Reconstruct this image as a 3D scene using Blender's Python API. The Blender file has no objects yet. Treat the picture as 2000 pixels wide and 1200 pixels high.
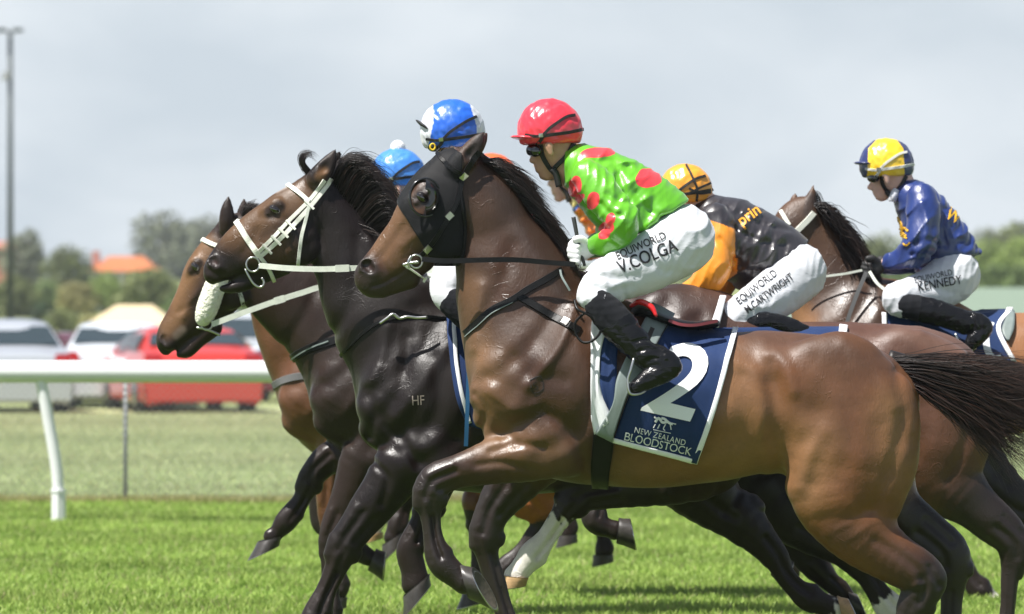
import bpy, bmesh, math, random
import numpy as np
from mathutils import Vector, Matrix
from mathutils.bvhtree import BVHTree
random.seed(7); RNG = np.random.default_rng(11)
SC = bpy.context.scene

# ------------------------------------------------------------------ camera, world, sun, exposure
FPX, HZ, CAMZ = 7950.0, 611.0, 1.49           # focal length in photo pixels, horizon row, eye height
cam = bpy.data.cameras.new('camera'); co = bpy.data.objects.new('camera', cam)
SC.collection.objects.link(co); SC.camera = co
co.location = (0, 0, CAMZ); co.rotation_euler = (math.radians(90), 0, 0)
cam.sensor_width = 36.0; cam.lens = FPX/2000*36.0
cam.shift_y = (HZ-600)/2000.0
cam.clip_start = 0.5; cam.clip_end = 6000
cam.dof.use_dof = True; cam.dof.focus_distance = 15.3; cam.dof.aperture_fstop = 3.9
SUND = Vector((0.40, 0.27, -0.88)).normalized()   # the way the light travels
sun = bpy.data.lights.new('sun', 'SUN'); so = bpy.data.objects.new('sun', sun); SC.collection.objects.link(so)
sun.energy = 5.0; sun.angle = math.radians(0.6); sun.color = (1.0, 0.965, 0.92)
so.rotation_euler = SUND.to_track_quat('-Z', 'Y').to_euler(); so.location = (-5, -5, 12)
W = bpy.data.worlds.new('World'); SC.world = W; W.use_nodes = True
wn = W.node_tree; wn.nodes.clear()
def N(nt, t, **kw):
    n = nt.nodes.new(t)
    for k, v in kw.items():
        if k in n.inputs and not hasattr(n, k): n.inputs[k].default_value = v
        else: setattr(n, k, v)
    return n
sky = N(wn, 'ShaderNodeTexSky', sky_type='NISHITA'); sky.sun_disc = False
sky.sun_elevation = math.asin(-SUND.z); sky.sun_rotation = math.atan2(-SUND.x, -SUND.y)
sky.air_density = 1.0; sky.dust_density = 1.5
tc = N(wn, 'ShaderNodeTexCoord'); mp = N(wn, 'ShaderNodeMapping')
mp.inputs['Scale'].default_value = (1.0, 1.0, 2.3); mp.inputs['Location'].default_value = (0.35, 0.1, 0.21)
wn.links.new(tc.outputs['Generated'], mp.inputs[0])
n1 = N(wn, 'ShaderNodeTexNoise'); n1.inputs['Scale'].default_value = 10; n1.inputs['Detail'].default_value = 4; n1.inputs['Roughness'].default_value = .5; n1.inputs['Distortion'].default_value=.4
wn.links.new(mp.outputs[0], n1.inputs['Vector'])
r1 = N(wn, 'ShaderNodeValToRGB'); e = r1.color_ramp.elements
e[0].position = .38; e[0].color = (.39,.44,.48,1); e[1].position = .62; e[1].color = (.50,.54,.57,1)
wn.links.new(n1.outputs[0], r1.inputs[0])
sx = N(wn, 'ShaderNodeSeparateXYZ'); wn.links.new(tc.outputs['Generated'], sx.inputs[0])
# the cloud sheet is thick and bright near the horizon; the unseen sky overhead is dimmed to cut ambient light
mr = N(wn, 'ShaderNodeMapRange'); mr.inputs[1].default_value = .085; mr.inputs[2].default_value = .26
mr.inputs[3].default_value = 1.0; mr.inputs[4].default_value = .17; wn.links.new(sx.outputs[2], mr.inputs[0])
b1 = N(wn, 'ShaderNodeBackground'); b2 = N(wn, 'ShaderNodeBackground'); b1.inputs[1].default_value = .05
wn.links.new(sky.outputs[0], b1.inputs[0]); wn.links.new(r1.outputs[0], b2.inputs[0]); b2.inputs[1].default_value = 1.0
mx = N(wn, 'ShaderNodeMixShader'); wn.links.new(mr.outputs[0], mx.inputs[0])
wn.links.new(b1.outputs[0], mx.inputs[1]); wn.links.new(b2.outputs[0], mx.inputs[2])
wo = N(wn, 'ShaderNodeOutputWorld'); wn.links.new(mx.outputs[0], wo.inputs[0])
SC.view_settings.view_transform = 'Standard'; SC.view_settings.look = 'None'
SC.view_settings.exposure = 0.75; SC.view_settings.gamma = 1.0

# ------------------------------------------------------------------ pixel <-> world
def P(x, y, d): return Vector(((x-1000)*d/FPX, d, CAMZ-(y-HZ)*d/FPX))
def ppm(d): return FPX/d

# ------------------------------------------------------------------ objects
def link(o): SC.collection.objects.link(o); return o
def thing(name, label, cat, loc, group=None):
    o = link(bpy.data.objects.new(name, None)); o.location = loc; o.empty_display_size = .2
    o['label'] = label; o['category'] = cat
    if group: o['group'] = group
    return o
def adopt(o, parent):
    o.parent = parent
    o.matrix_parent_inverse = WM(parent).inverted()
def WM(o):
    return Matrix.Translation(o.location) @ o.rotation_euler.to_matrix().to_4x4() if o.parent is None else Matrix.Translation(o.location)
def mesh_np(name, V, F, mat, parent=None, col=None, smooth=True, mats=None, mi=None):
    """V (n,3), F (m,k) all faces the same size (3 or 4) or a list of lists"""
    me = bpy.data.meshes.new(name)
    if isinstance(F, np.ndarray):
        V = np.asarray(V, np.float32); m, k = F.shape
        me.vertices.add(len(V)); me.vertices.foreach_set('co', V.ravel())
        me.loops.add(m*k); me.loops.foreach_set('vertex_index', F.astype(np.int32).ravel())
        me.polygons.add(m); me.polygons.foreach_set('loop_start', np.arange(0, m*k, k, dtype=np.int32))
        try: me.polygons.foreach_set('loop_total', np.full(m, k, np.int32))
        except Exception: pass
        me.update(calc_edges=True)
    else:
        me.from_pydata([tuple(v) for v in V], [], [list(f) for f in F])
    if smooth: me.polygons.foreach_set('use_smooth', np.ones(len(me.polygons), bool))
    if col is not None:
        a = me.color_attributes.new('Col', 'FLOAT_COLOR', 'POINT')
        c = np.ones((len(me.vertices), 4), np.float32); c[:, :3] = col; a.data.foreach_set('color', c.ravel())
    if mats:
        for mm in mats: me.materials.append(mm)
        me.polygons.foreach_set('material_index', np.asarray(mi, np.int32))
    elif mat: me.materials.append(mat)
    me.update()
    o = link(bpy.data.objects.new(name, me))
    if parent is not None: adopt(o, parent)
    return o
class MB:
    """collects simple shapes and links them as one mesh"""
    def __init__(s): s.V = []; s.F = []; s.M = []
    def add(s, V, F, m=0):
        n = len(s.V); s.V += [tuple(v) for v in V]; s.F += [[i+n for i in f] for f in F]; s.M += [m]*len(F)
    def box(s, lo, hi, m=0):
        x0,y0,z0 = lo; x1,y1,z1 = hi
        s.add([(x0,y0,z0),(x1,y0,z0),(x1,y1,z0),(x0,y1,z0),(x0,y0,z1),(x1,y0,z1),(x1,y1,z1),(x0,y1,z1)],
              [(0,3,2,1),(4,5,6,7),(0,1,5,4),(1,2,6,5),(2,3,7,6),(3,0,4,7)], m)
    def tube(s, pts, rs, n=8, m=0, caps=True, flat=1.0):
        pts = [Vector(p) for p in pts]; V = []; F = []
        if not hasattr(rs, '__len__'): rs = [rs]*len(pts)
        up = None
        for i, p in enumerate(pts):
            t = (pts[min(i+1, len(pts)-1)]-pts[max(i-1, 0)])
            if t.length < 1e-9: t = Vector((0,0,1))
            t.normalize()
            if up is None: up = Vector((0,1,0)) if abs(t.y) < .9 else Vector((1,0,0))
            a = t.cross(up)
            if a.length < 1e-6: a = t.orthogonal()
            a.normalize(); up = a.cross(t).normalized()
            for j in range(n):
                th = 2*math.pi*j/n
                V.append(p+(a*math.cos(th)+up*math.sin(th)*flat)*rs[i])
        for i in range(len(pts)-1):
            for j in range(n):
                k = (j+1) % n
                F.append((i*n+j, i*n+k, (i+1)*n+k, (i+1)*n+j))
        if caps: F += [list(range(n))[::-1], [(len(pts)-1)*n+j for j in range(n)]]
        s.add(V, F, m)
    def sphere(s, c, r, nu=16, nv=10, m=0, R=None):
        if not hasattr(r, '__len__'): r = (r, r, r)
        V = []; F = []
        for i in range(nv+1):
            ph = math.pi*i/nv
            for j in range(nu):
                th = 2*math.pi*j/nu
                v = Vector((r[0]*math.sin(ph)*math.cos(th), r[1]*math.sin(ph)*math.sin(th), r[2]*math.cos(ph)))
                if R: v = R @ v
                V.append(v+Vector(c))
        for i in range(nv):
            for j in range(nu):
                k = (j+1) % nu; F.append((i*nu+j, (i+1)*nu+j, (i+1)*nu+k, i*nu+k))
        s.add(V, F, m)
    def build(s, name, mat, parent=None, smooth=True, mats=None):
        return mesh_np(name, s.V, s.F, mat, parent, smooth=smooth, mats=mats, mi=s.M if mats else None)

# ------------------------------------------------------------------ implicit surfaces
def catmull(pts, n):
    p = np.asarray(pts, float)
    if len(p) < 3 or n <= 1: return p
    q = np.vstack([2*p[0]-p[1], p, 2*p[-1]-p[-2]]); out = []
    for i in range(1, len(q)-2):
        a, b, c, d = q[i-1], q[i], q[i+1], q[i+2]
        for j in range(n):
            t = j/n
            out.append(.5*(2*b+(c-a)*t+(2*a-5*b+4*c-d)*t*t+(3*b-a-3*c+d)*t**3))
    out.append(p[-1]); return np.array(out)
class Field:
    """signed distance samples; all input in photo pixels on the plane at distance d, dy = metres farther away"""
    def __init__(s, d, h, x0, y0, x1, y1, ylo, yhi):
        s.d = d; s.h = h; a = P(x0, y1, d); b = P(x1, y0, d)
        s.lo = np.array([a.x, d+ylo, a.z]); hi = np.array([b.x, d+yhi, b.z])
        s.n = np.ceil((hi-s.lo)/h).astype(int)+1
        s.F = np.full(s.n, .5, np.float32)
        s.ax = [(s.lo[i]+h*np.arange(s.n[i])).astype(np.float32) for i in range(3)]
        s.chains = []
    def sl(s, lo, hi):
        a = np.clip(np.floor((lo-s.lo)/s.h).astype(int), 0, s.n); b = np.clip(np.ceil((hi-s.lo)/s.h).astype(int)+1, 0, s.n)
        return a, b
    def grid(s, a, b):
        return (s.ax[0][a[0]:b[0], None, None], s.ax[1][None, a[1]:b[1], None], s.ax[2][None, None, a[2]:b[2]])
    def w(s, x, y, dy=0.0):
        p = P(x, y, s.d+dy); return np.array([p.x, p.y, p.z])
    def chain(s, pts, q=.8, dy=0.0, k=.02, n=3, sub=False, tag=None):
        """pts rows: (x,y,r[,q[,dy]]) r in px"""
        rows = []
        for p in pts:
            p = list(p); x, y, r = p[:3]; qq = p[3] if len(p) > 3 and p[3] is not None else q; yy = p[4] if len(p) > 4 else dy
            rows.append([x, y, r, qq, yy])
        rows = catmull(rows, n) if len(rows) > 2 else np.array(rows, float)
        C = np.array([s.w(r[0], r[1], r[4]) for r in rows]); R = rows[:, 2]*s.d/FPX; Q = rows[:, 3]
        if tag: s.chains.append((tag, C, R, Q))
        ext = np.stack([R, R*Q, R], 1); m = max(k, 2*s.h)+s.h
        A, B = s.sl((C-ext).min(0)-m, (C+ext).max(0)+m)
        if (B-A).min() <= 0: return
        G = np.full(B-A, 9, np.float32)
        for i in range(max(1, len(C)-1)):
            j = min(i+1, len(C)-1)
            a, b = s.sl(np.minimum(C[i]-ext[i], C[j]-ext[j])-m, np.maximum(C[i]+ext[i], C[j]+ext[j])+m)
            a = np.maximum(a, A); b = np.minimum(b, B)
            if (b-a).min() <= 0: continue
            X, Y, Z = s.grid(a, b); iq = 2/(Q[i]+Q[j])
            v = C[j]-C[i]; vy = v[1]*iq; L = v[0]**2+vy**2+v[2]**2+1e-12
            dx = X-C[i][0]; dy_ = (Y-C[i][1])*iq; dz = Z-C[i][2]
            t = np.clip((dx*v[0]+dy_*vy+dz*v[2])/L, 0, 1)
            D = np.sqrt((dx-t*v[0])**2+(dy_-t*vy)**2+(dz-t*v[2])**2)-(R[i]+(R[j]-R[i])*t)
            g = G[tuple(slice(a[c]-A[c], b[c]-A[c]) for c in range(3))]; np.minimum(g, D, out=g)
        f = s.F[tuple(slice(A[c], B[c]) for c in range(3))]
        if sub:
            G = -G; hh = np.clip(.5-.5*(G-f)/k, 0, 1); f[...] = G+(f-G)*hh+k*hh*(1-hh)
            # smooth max
        else:
            hh = np.clip(.5+.5*(G-f)/k, 0, 1); f[...] = G+(f-G)*hh-k*hh*(1-hh)
    def loft(s, pairs, q=.8, dy=0.0, k=.02, n=3, tag=None):
        """pairs of outline points (x1,y1,x2,y2[,q[,dy]])"""
        s.chain([((p[0]+p[2])/2, (p[1]+p[3])/2, math.hypot(p[0]-p[2], p[1]-p[3])/2)+tuple(p[4:]) for p in pairs], q, dy, k, n, tag=tag)
    def cut(s, x, y, r, q=.8, dy=0.0, k=.006, x2=None, y2=None, r2=None):
        s.chain([(x, y, r), (x2 if x2 is not None else x+.5, y2 if y2 is not None else y, r2 or r)], q, dy, k, 1, sub=True)
    def groove(s, pts, w, depth, side=0, yr=None):
        """carve (depth>0) or raise (<0) along a polyline seen from the side; w, depth in px"""
        p = catmull([q_ for q_ in pts], 4); C = np.array([s.w(a[0], a[1]) for a in p]); ww = w*s.d/FPX; dd = depth*s.d/FPX
        lo = C.min(0)-3*ww; hi = C.max(0)+3*ww; lo[1] = s.lo[1]; hi[1] = s.lo[1]+s.h*s.n[1]
        if side < 0: hi[1] = s.d
        if yr is not None: lo[1] = s.d+yr[0]; hi[1] = s.d+yr[1]
        a, b = s.sl(lo, hi)
        if (b-a).min() <= 0: return
        X = s.ax[0][a[0]:b[0], None]; Z = s.ax[2][None, a[2]:b[2]]
        D = np.full((b[0]-a[0], b[2]-a[2]), 9, np.float32)
        for i in range(len(C)-1):
            v = C[i+1]-C[i]; L = v[0]**2+v[2]**2+1e-12
            t = np.clip(((X-C[i][0])*v[0]+(Z-C[i][2])*v[2])/L, 0, 1)
            D = np.minimum(D, np.sqrt((X-C[i][0]-t*v[0])**2+(Z-C[i][2]-t*v[2])**2))
        E = (dd*np.exp(-(D/ww)**2))[:, None, :]
        s.F[a[0]:b[0], a[1]:b[1], a[2]:b[2]] += E
    def wrinkle(s, amp, scale, seed=0, stretch=(1,1,1)):
        rg = np.random.default_rng(seed); X, Y, Z = s.ax[0][:, None, None], s.ax[1][None, :, None], s.ax[2][None, None, :]
        E = 0
        for i in range(5):
            k = rg.normal(size=3)/scale*np.array(stretch); ph = rg.random()*6.28; k2 = rg.normal(size=3)/scale*.6
            E = E+np.sin(k[0]*X+k[1]*Y+k[2]*Z+ph+1.3*np.sin(k2[0]*X+k2[1]*Y+k2[2]*Z+ph*2))
        s.F += (amp/3)*E.astype(np.float32)
    def fold(s, amp, lam, ang, seed=0, warp=.5, box=None):
        """cloth creases running at ang degrees (photo side view), lam px apart"""
        rg = np.random.default_rng(seed); a = math.radians(ang); l = lam*s.d/FPX
        X, Y, Z = s.ax[0][:, None, None], s.ax[1][None, :, None], s.ax[2][None, None, :]
        u = X*math.sin(a)-Z*math.cos(a); v = X*math.cos(a)+Z*math.sin(a)
        w = warp*(np.sin(v*rg.uniform(12,20)+Y*14+rg.random()*6)+.6*np.sin(u*17+v*31+Y*9+rg.random()*6))
        ph = u/l*3.14+Y*rg.uniform(4,9)+w*1.6+rg.random()*6
        m = np.clip(.55+.6*np.sin(v*rg.uniform(9,14)+u*8+Y*11+rg.random()*6)+.3*np.sin(v*29-u*17+rg.random()*6), 0, 1)
        E = (np.abs(np.sin(ph))**.65-.6)*m
        s.F += (amp*E).astype(np.float32)
    def half(s, x1, y1, x2, y2, k=.004):
        """cut away what lies to the right of the line from point 1 to point 2 (as seen in the photo, y down)"""
        a, b = s.w(x1, y1), s.w(x2, y2); n = np.array([-(b[2]-a[2]), 0, b[0]-a[0]]); n = -n/np.linalg.norm(n)
        G = (n[0]*(s.ax[0][:, None, None]-a[0])+n[2]*(s.ax[2][None, None, :]-a[2])).astype(np.float32)
        G = np.broadcast_to(G, s.F.shape); hh = np.clip(.5-.5*(G-s.F)/k, 0, 1); s.F = (G+(s.F-G)*hh+k*hh*(1-hh)).astype(np.float32)
    def below(s, y_px, keep='above'):
        z = P(0, y_px, s.d).z; Z = s.ax[2][None, None, :]
        s.F = np.maximum(s.F, (z-Z) if keep == 'above' else (Z-z))
    def mesh(s, it=2):
        F = s.F; F[0], F[-1], F[:, 0], F[:, -1], F[:, :, 0], F[:, :, -1] = (np.maximum(F[0], .01), np.maximum(F[-1], .01), np.maximum(F[:, 0], .01), np.maximum(F[:, -1], .01), np.maximum(F[:, :, 0], .01), np.maximum(F[:, :, -1], .01))
        S = F < 0; n = np.array(F.shape); cells = []; pos = []; quads = []
        for ax in range(3):
            s0 = [slice(None)]*3; s1 = [slice(None)]*3; s0[ax] = slice(0, -1); s1[ax] = slice(1, None)
            idx = np.stack(np.nonzero(S[tuple(s0)] != S[tuple(s1)]), 1); j = idx.copy(); j[:, ax] += 1
            f0 = F[tuple(idx.T)]; f1 = F[tuple(j.T)]; t = f0/(f0-f1)
            p = idx.astype(float); p[:, ax] += t; u, v = (ax+1) % 3, (ax+2) % 3; cc = []
            for du, dv in ((0, 0), (-1, 0), (-1, -1), (0, -1)):
                c = idx.copy(); c[:, u] += du; c[:, v] += dv; cc.append((c[:, 0]*n[1]+c[:, 1])*n[2]+c[:, 2])
            cc = np.stack(cc, 1); fl = f0 > 0; cc[fl] = cc[fl][:, ::-1]
            quads.append(cc); pos.append(p)
        Q = np.concatenate(quads); Pn = np.repeat(np.concatenate(pos), 4, axis=0)
        uq, inv = np.unique(Q.ravel(), return_inverse=True); inv = inv.ravel(); cnt = np.bincount(inv)
        V = np.stack([np.bincount(inv, weights=Pn[:, c])/cnt for c in range(3)], 1)*s.h+s.lo
        Q = inv.reshape(-1, 4)
        E = np.concatenate([Q[:, [0, 1]], Q[:, [1, 2]], Q[:, [2, 3]], Q[:, [3, 0]]])
        E = np.concatenate([E, E[:, ::-1]]); deg = np.bincount(E[:, 0], minlength=len(V))
        for i in range(it):
            A = np.stack([np.bincount(E[:, 0], weights=V[E[:, 1], c], minlength=len(V)) for c in range(3)], 1)/deg[:, None]
            V = V+(A-V)*(.55 if i % 2 == 0 else -.4 if it > 2 else .3)
        s.V, s.Q = V, Q
        return V, Q
def bvh_of(*vq):
    V = []; F = []
    for v, q in vq:
        n = len(V); V += [tuple(x) for x in v]; F += [tuple(int(i)+n for i in f) for f in q]
    return BVHTree.FromPolygons(V, F)
CAMP = Vector((0, 0, CAMZ))
def hit(bvh, x, y, d, off=0.0, maxd=None):
    """where the sight line through a point of the photo meets a surface; past its edge, the nearest surface point"""
    t = P(x, y, d); dr = (t-CAMP).normalized()
    h, nr, i, ds = bvh.ray_cast(CAMP+dr*(d-2.5), dr, 4.5)
    if h is None or (maxd is not None and h.y > maxd):
        h, nr, i, ds = bvh.find_nearest(t)
        if h is None: return t
        o = (t-h); 
        return h+nr*off
    return h-dr*off*.5+nr*off*.5 if nr.dot(dr) < 0 else h-dr*off

# ------------------------------------------------------------------ materials
MATS = {}
def srgb(h):
    c = [int(h[i:i+2], 16)/255 for i in (0, 2, 4)]
    return tuple(v/12.92 if v <= .04045 else ((v+.055)/1.055)**2.4 for v in c)
def mat(name, color=(.5,.5,.5), rough=.5, spec=.5, metal=0, attr=False, bumps=(), var=0, varscale=20, sheen=0, coat=0, trans=0, emit=None, alpha=1, sss=0, rvar=0, coatrough=.1):
    """bumps: (scale, strength, distance, kind, stretch)"""
    if name in MATS: return MATS[name]
    m = bpy.data.materials.new(name); m.use_nodes = True; nt = m.node_tree; b = nt.nodes['Principled BSDF']; L = nt.links.new
    b.inputs['Roughness'].default_value = rough; b.inputs['Specular IOR Level'].default_value = spec; b.inputs['Metallic'].default_value = metal
    b.inputs['Sheen Weight'].default_value = sheen; b.inputs['Sheen Roughness'].default_value = .4; b.inputs['Coat Weight'].default_value = coat; b.inputs['Coat Roughness'].default_value = coatrough
    b.inputs['Transmission Weight'].default_value = trans; b.inputs['Alpha'].default_value = alpha
    if sss: b.inputs['Subsurface Weight'].default_value = sss; b.inputs['Subsurface Radius'].default_value = (.02,.008,.004); b.inputs['Subsurface Scale'].default_value = .3
    t = N(nt, 'ShaderNodeTexCoord'); src = None
    if attr:
        a = N(nt, 'ShaderNodeAttribute'); a.attribute_name = 'Col'; src = a.outputs['Color']
    else: b.inputs['Base Color'].default_value = (*color, 1)
    if var:
        n = N(nt, 'ShaderNodeTexNoise'); n.inputs['Scale'].default_value = varscale; n.inputs['Detail'].default_value = 12 if attr else 6; n.inputs['Roughness'].default_value = .74 if attr else .65
        L(t.outputs['Object'], n.inputs['Vector'])
        r = N(nt, 'ShaderNodeMapRange'); r.inputs[1].default_value = .3; r.inputs[2].default_value = .7; r.inputs[3].default_value = 1-var; r.inputs[4].default_value = 1+var
        L(n.outputs[0], r.inputs[0])
        mm = N(nt, 'ShaderNodeVectorMath'); mm.operation = 'SCALE'
        if src: L(src, mm.inputs[0])
        else: mm.inputs[0].default_value = color
        L(r.outputs[0], mm.inputs['Scale']); src = mm.outputs[0]
        if rvar:
            r2 = N(nt, 'ShaderNodeMapRange'); r2.inputs[1].default_value = .3; r2.inputs[2].default_value = .7; r2.inputs[3].default_value = max(.02, rough-rvar); r2.inputs[4].default_value = rough+rvar
            n2 = N(nt, 'ShaderNodeTexNoise'); n2.inputs['Scale'].default_value = 6; n2.inputs['Detail'].default_value = 4; L(t.outputs['Object'], n2.inputs['Vector'])
            L(n2.outputs[0], r2.inputs[0]); L(r2.outputs[0], b.inputs['Roughness'])
    if src: L(src, b.inputs['Base Color'])
    if emit: b.inputs['Emission Color'].default_value = (*emit[:3], 1); b.inputs['Emission Strength'].default_value = emit[3]
    prev = None
    for (sc, st, ds, kind, stretch) in bumps:
        mp = N(nt, 'ShaderNodeMapping'); mp.inputs['Scale'].default_value = stretch[:3]
        if len(stretch) > 3: mp.inputs['Rotation'].default_value = (0, stretch[3], 0)
        L(t.outputs['Object'], mp.inputs[0])
        if kind == 'noise':
            n = N(nt, 'ShaderNodeTexNoise'); n.inputs['Scale'].default_value = sc; n.inputs['Detail'].default_value = 4; n.inputs['Distortion'].default_value = .6; out = n.outputs[0]
            L(mp.outputs[0], n.inputs['Vector'])
        elif kind == 'vein':     # thin raised branching lines
            n0 = N(nt, 'ShaderNodeTexNoise'); n0.inputs['Scale'].default_value = sc; n0.inputs['Detail'].default_value = 2.5; n0.inputs['Distortion'].default_value = 1.2
            L(mp.outputs[0], n0.inputs['Vector'])
            a = N(nt, 'ShaderNodeMath', operation='SUBTRACT'); L(n0.outputs[0], a.inputs[0]); a.inputs[1].default_value = .5
            c = N(nt, 'ShaderNodeMath', operation='ABSOLUTE'); L(a.outputs[0], c.inputs[0])
            r = N(nt, 'ShaderNodeMapRange'); r.interpolation_type = 'SMOOTHSTEP'; r.inputs[1].default_value = 0; r.inputs[2].default_value = .022; r.inputs[3].default_value = 1; r.inputs[4].default_value = 0
            L(c.outputs[0], r.inputs[0])
            n3 = N(nt, 'ShaderNodeTexNoise'); n3.inputs['Scale'].default_value = sc*.55; L(t.outputs['Object'], n3.inputs['Vector'])
            g = N(nt, 'ShaderNodeMapRange'); g.inputs[1].default_value = .52; g.inputs[2].default_value = .60; L(n3.outputs[0], g.inputs[0])
            ml = N(nt, 'ShaderNodeMath', operation='MULTIPLY'); L(r.outputs[0], ml.inputs[0]); L(g.outputs[0], ml.inputs[1]); out = ml.outputs[0]
        elif kind == 'weave':
            n = N(nt, 'ShaderNodeTexWave'); n.inputs['Scale'].default_value = sc; n.inputs['Distortion'].default_value = 1.5; out = n.outputs[1]; L(mp.outputs[0], n.inputs['Vector'])
        else:                    # folds: ridged, warped
            n0 = N(nt, 'ShaderNodeTexNoise'); n0.inputs['Scale'].default_value = sc; n0.inputs['Detail'].default_value = 2; n0.inputs['Distortion'].default_value = 1.8; L(mp.outputs[0], n0.inputs['Vector'])
            a = N(nt, 'ShaderNodeMath', operation='SUBTRACT'); L(n0.outputs[0], a.inputs[0]); a.inputs[1].default_value = .5
            c = N(nt, 'ShaderNodeMath', operation='ABSOLUTE'); L(a.outputs[0], c.inputs[0])
            pw = N(nt, 'ShaderNodeMath', operation='POWER'); L(c.outputs[0], pw.inputs[0]); pw.inputs[1].default_value = .7; out = pw.outputs[0]
        bp = N(nt, 'ShaderNodeBump'); bp.inputs['Strength'].default_value = st; bp.inputs['Distance'].default_value = ds
        L(out, bp.inputs['Height'])
        if prev: L(prev, bp.inputs['Normal'])
        prev = bp.outputs[0]
    if prev: L(prev, b.inputs['Normal'])
    MATS[name] = m; return m
def spots(m, base, spot, lst, d, tweak=None):
    """round patches printed on a cloth: (x,y,rx,ry,angle) in the cloth's own side-on plane"""
    nt = m.node_tree; b = nt.nodes['Principled BSDF']; L = nt.links.new
    g = N(nt, 'ShaderNodeNewGeometry'); last = None
    tx = N(nt, 'ShaderNodeTexNoise'); tx.inputs['Scale'].default_value = 14; L(g.outputs['Position'], tx.inputs['Vector'])
    sb = N(nt, 'ShaderNodeVectorMath', operation='SUBTRACT'); sb.inputs[1].default_value = (.5,.5,.5); L(tx.outputs['Color'], sb.inputs[0])
    sl = N(nt, 'ShaderNodeVectorMath', operation='SCALE'); sl.inputs['Scale'].default_value = .018; L(sb.outputs[0], sl.inputs[0])
    ad = N(nt, 'ShaderNodeVectorMath', operation='ADD'); L(g.outputs['Position'], ad.inputs[0]); L(sl.outputs[0], ad.inputs[1])
    for (x, y, rx, ry, an) in lst:
        c = P(x, y, d)
        mp = N(nt, 'ShaderNodeMapping'); mp.vector_type = 'TEXTURE'
        mp.inputs['Location'].default_value = c; mp.inputs['Rotation'].default_value = (0, math.radians(an), 0)
        mp.inputs['Scale'].default_value = (rx*d/FPX, 10, ry*d/FPX); L(ad.outputs[0], mp.inputs[0])
        ln = N(nt, 'ShaderNodeVectorMath', operation='LENGTH'); L(mp.outputs[0], ln.inputs[0])
        lt = N(nt, 'ShaderNodeMath', operation='LESS_THAN'); L(ln.outputs['Value'], lt.inputs[0]); lt.inputs[1].default_value = 1.0
        if last is None: last = lt.outputs[0]
        else:
            mxx = N(nt, 'ShaderNodeMath', operation='MAXIMUM'); L(last, mxx.inputs[0]); L(lt.outputs[0], mxx.inputs[1]); last = mxx.outputs[0]
    mc = N(nt, 'ShaderNodeMix', data_type='RGBA'); mc.inputs[6].default_value = (*base, 1); mc.inputs[7].default_value = (*spot, 1)
    L(last, mc.inputs[0]); L(mc.outputs[2], b.inputs['Base Color'])
    return m

# ------------------------------------------------------------------ straps, cloths, lettering, hair
def strap(name, pts, w, m, parent, bvh, d, off=.002, th=.004, n=6, maxd=None):
    """a leather band lying on a surface; pts in px, w px"""
    p = catmull([q[:2] for q in pts], n); V = []; F = []
    for i in range(len(p)):
        t = p[min(i+1, len(p)-1)]-p[max(i-1, 0)]; t = t/(np.hypot(*t)+1e-9); nn = np.array([-t[1], t[0]])
        a = p[i]+nn*w/2; b = p[i]-nn*w/2
        A0, A1 = hit(bvh, *a, d, off-.004, maxd), hit(bvh, *(p[i]+nn*w*.42), d, off+th, maxd)
        B0, B1 = hit(bvh, *b, d, off-.004, maxd), hit(bvh, *(p[i]-nn*w*.42), d, off+th, maxd)
        V += [A0, A1, B1, B0]
    for i in range(len(p)-1):
        o = i*4
        for j in range(4): F.append((o+j, o+(j+1) % 4, o+4+(j+1) % 4, o+4+j))
    F += [(0, 1, 2, 3), tuple(len(V)-4+j for j in (3, 2, 1, 0))]
    return mesh_np(name, V, F, m, parent, smooth=False)
def rein(name, pts, w, m, parent, d, th=.006, n=6):
    """a band hanging free; pts (x,y,dy)"""
    p = catmull([tuple(q)+(0,)*(3-len(q)) for q in pts], n); V = []; F = []
    for i in range(len(p)):
        t = p[min(i+1, len(p)-1)][:2]-p[max(i-1, 0)][:2]; t = t/(np.hypot(*t)+1e-9); nn = np.array([-t[1], t[0]])*w/2
        for sg, o in ((1, 0), (1, -th), (-1, -th), (-1, 0)):
            V.append(P(p[i][0]+nn[0]*sg, p[i][1]+nn[1]*sg, d+p[i][2]+o+th/2))
    for i in range(len(p)-1):
        o = i*4
        for j in range(4): F.append((o+j, o+(j+1) % 4, o+4+(j+1) % 4, o+4+j))
    F += [(0, 1, 2, 3), tuple(len(V)-4+j for j in (3, 2, 1, 0))]
    return mesh_np(name, V, F, m, parent, smooth=False)
def tubepx(name, pts, r, m, parent, d, n=6, seg=10):
    p = catmull([tuple(q)+(0,)*(3-len(q)) for q in pts], n); b = MB()
    rr = r if hasattr(r, '__len__') else None
    R = [r*d/FPX]*len(p) if rr is None else list(np.interp(np.linspace(0, 1, len(p)), np.linspace(0, 1, len(rr)), rr)*d/FPX)
    b.tube([P(q[0], q[1], d+q[2]) for q in p], R, seg); return b.build(name, m, parent)
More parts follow.
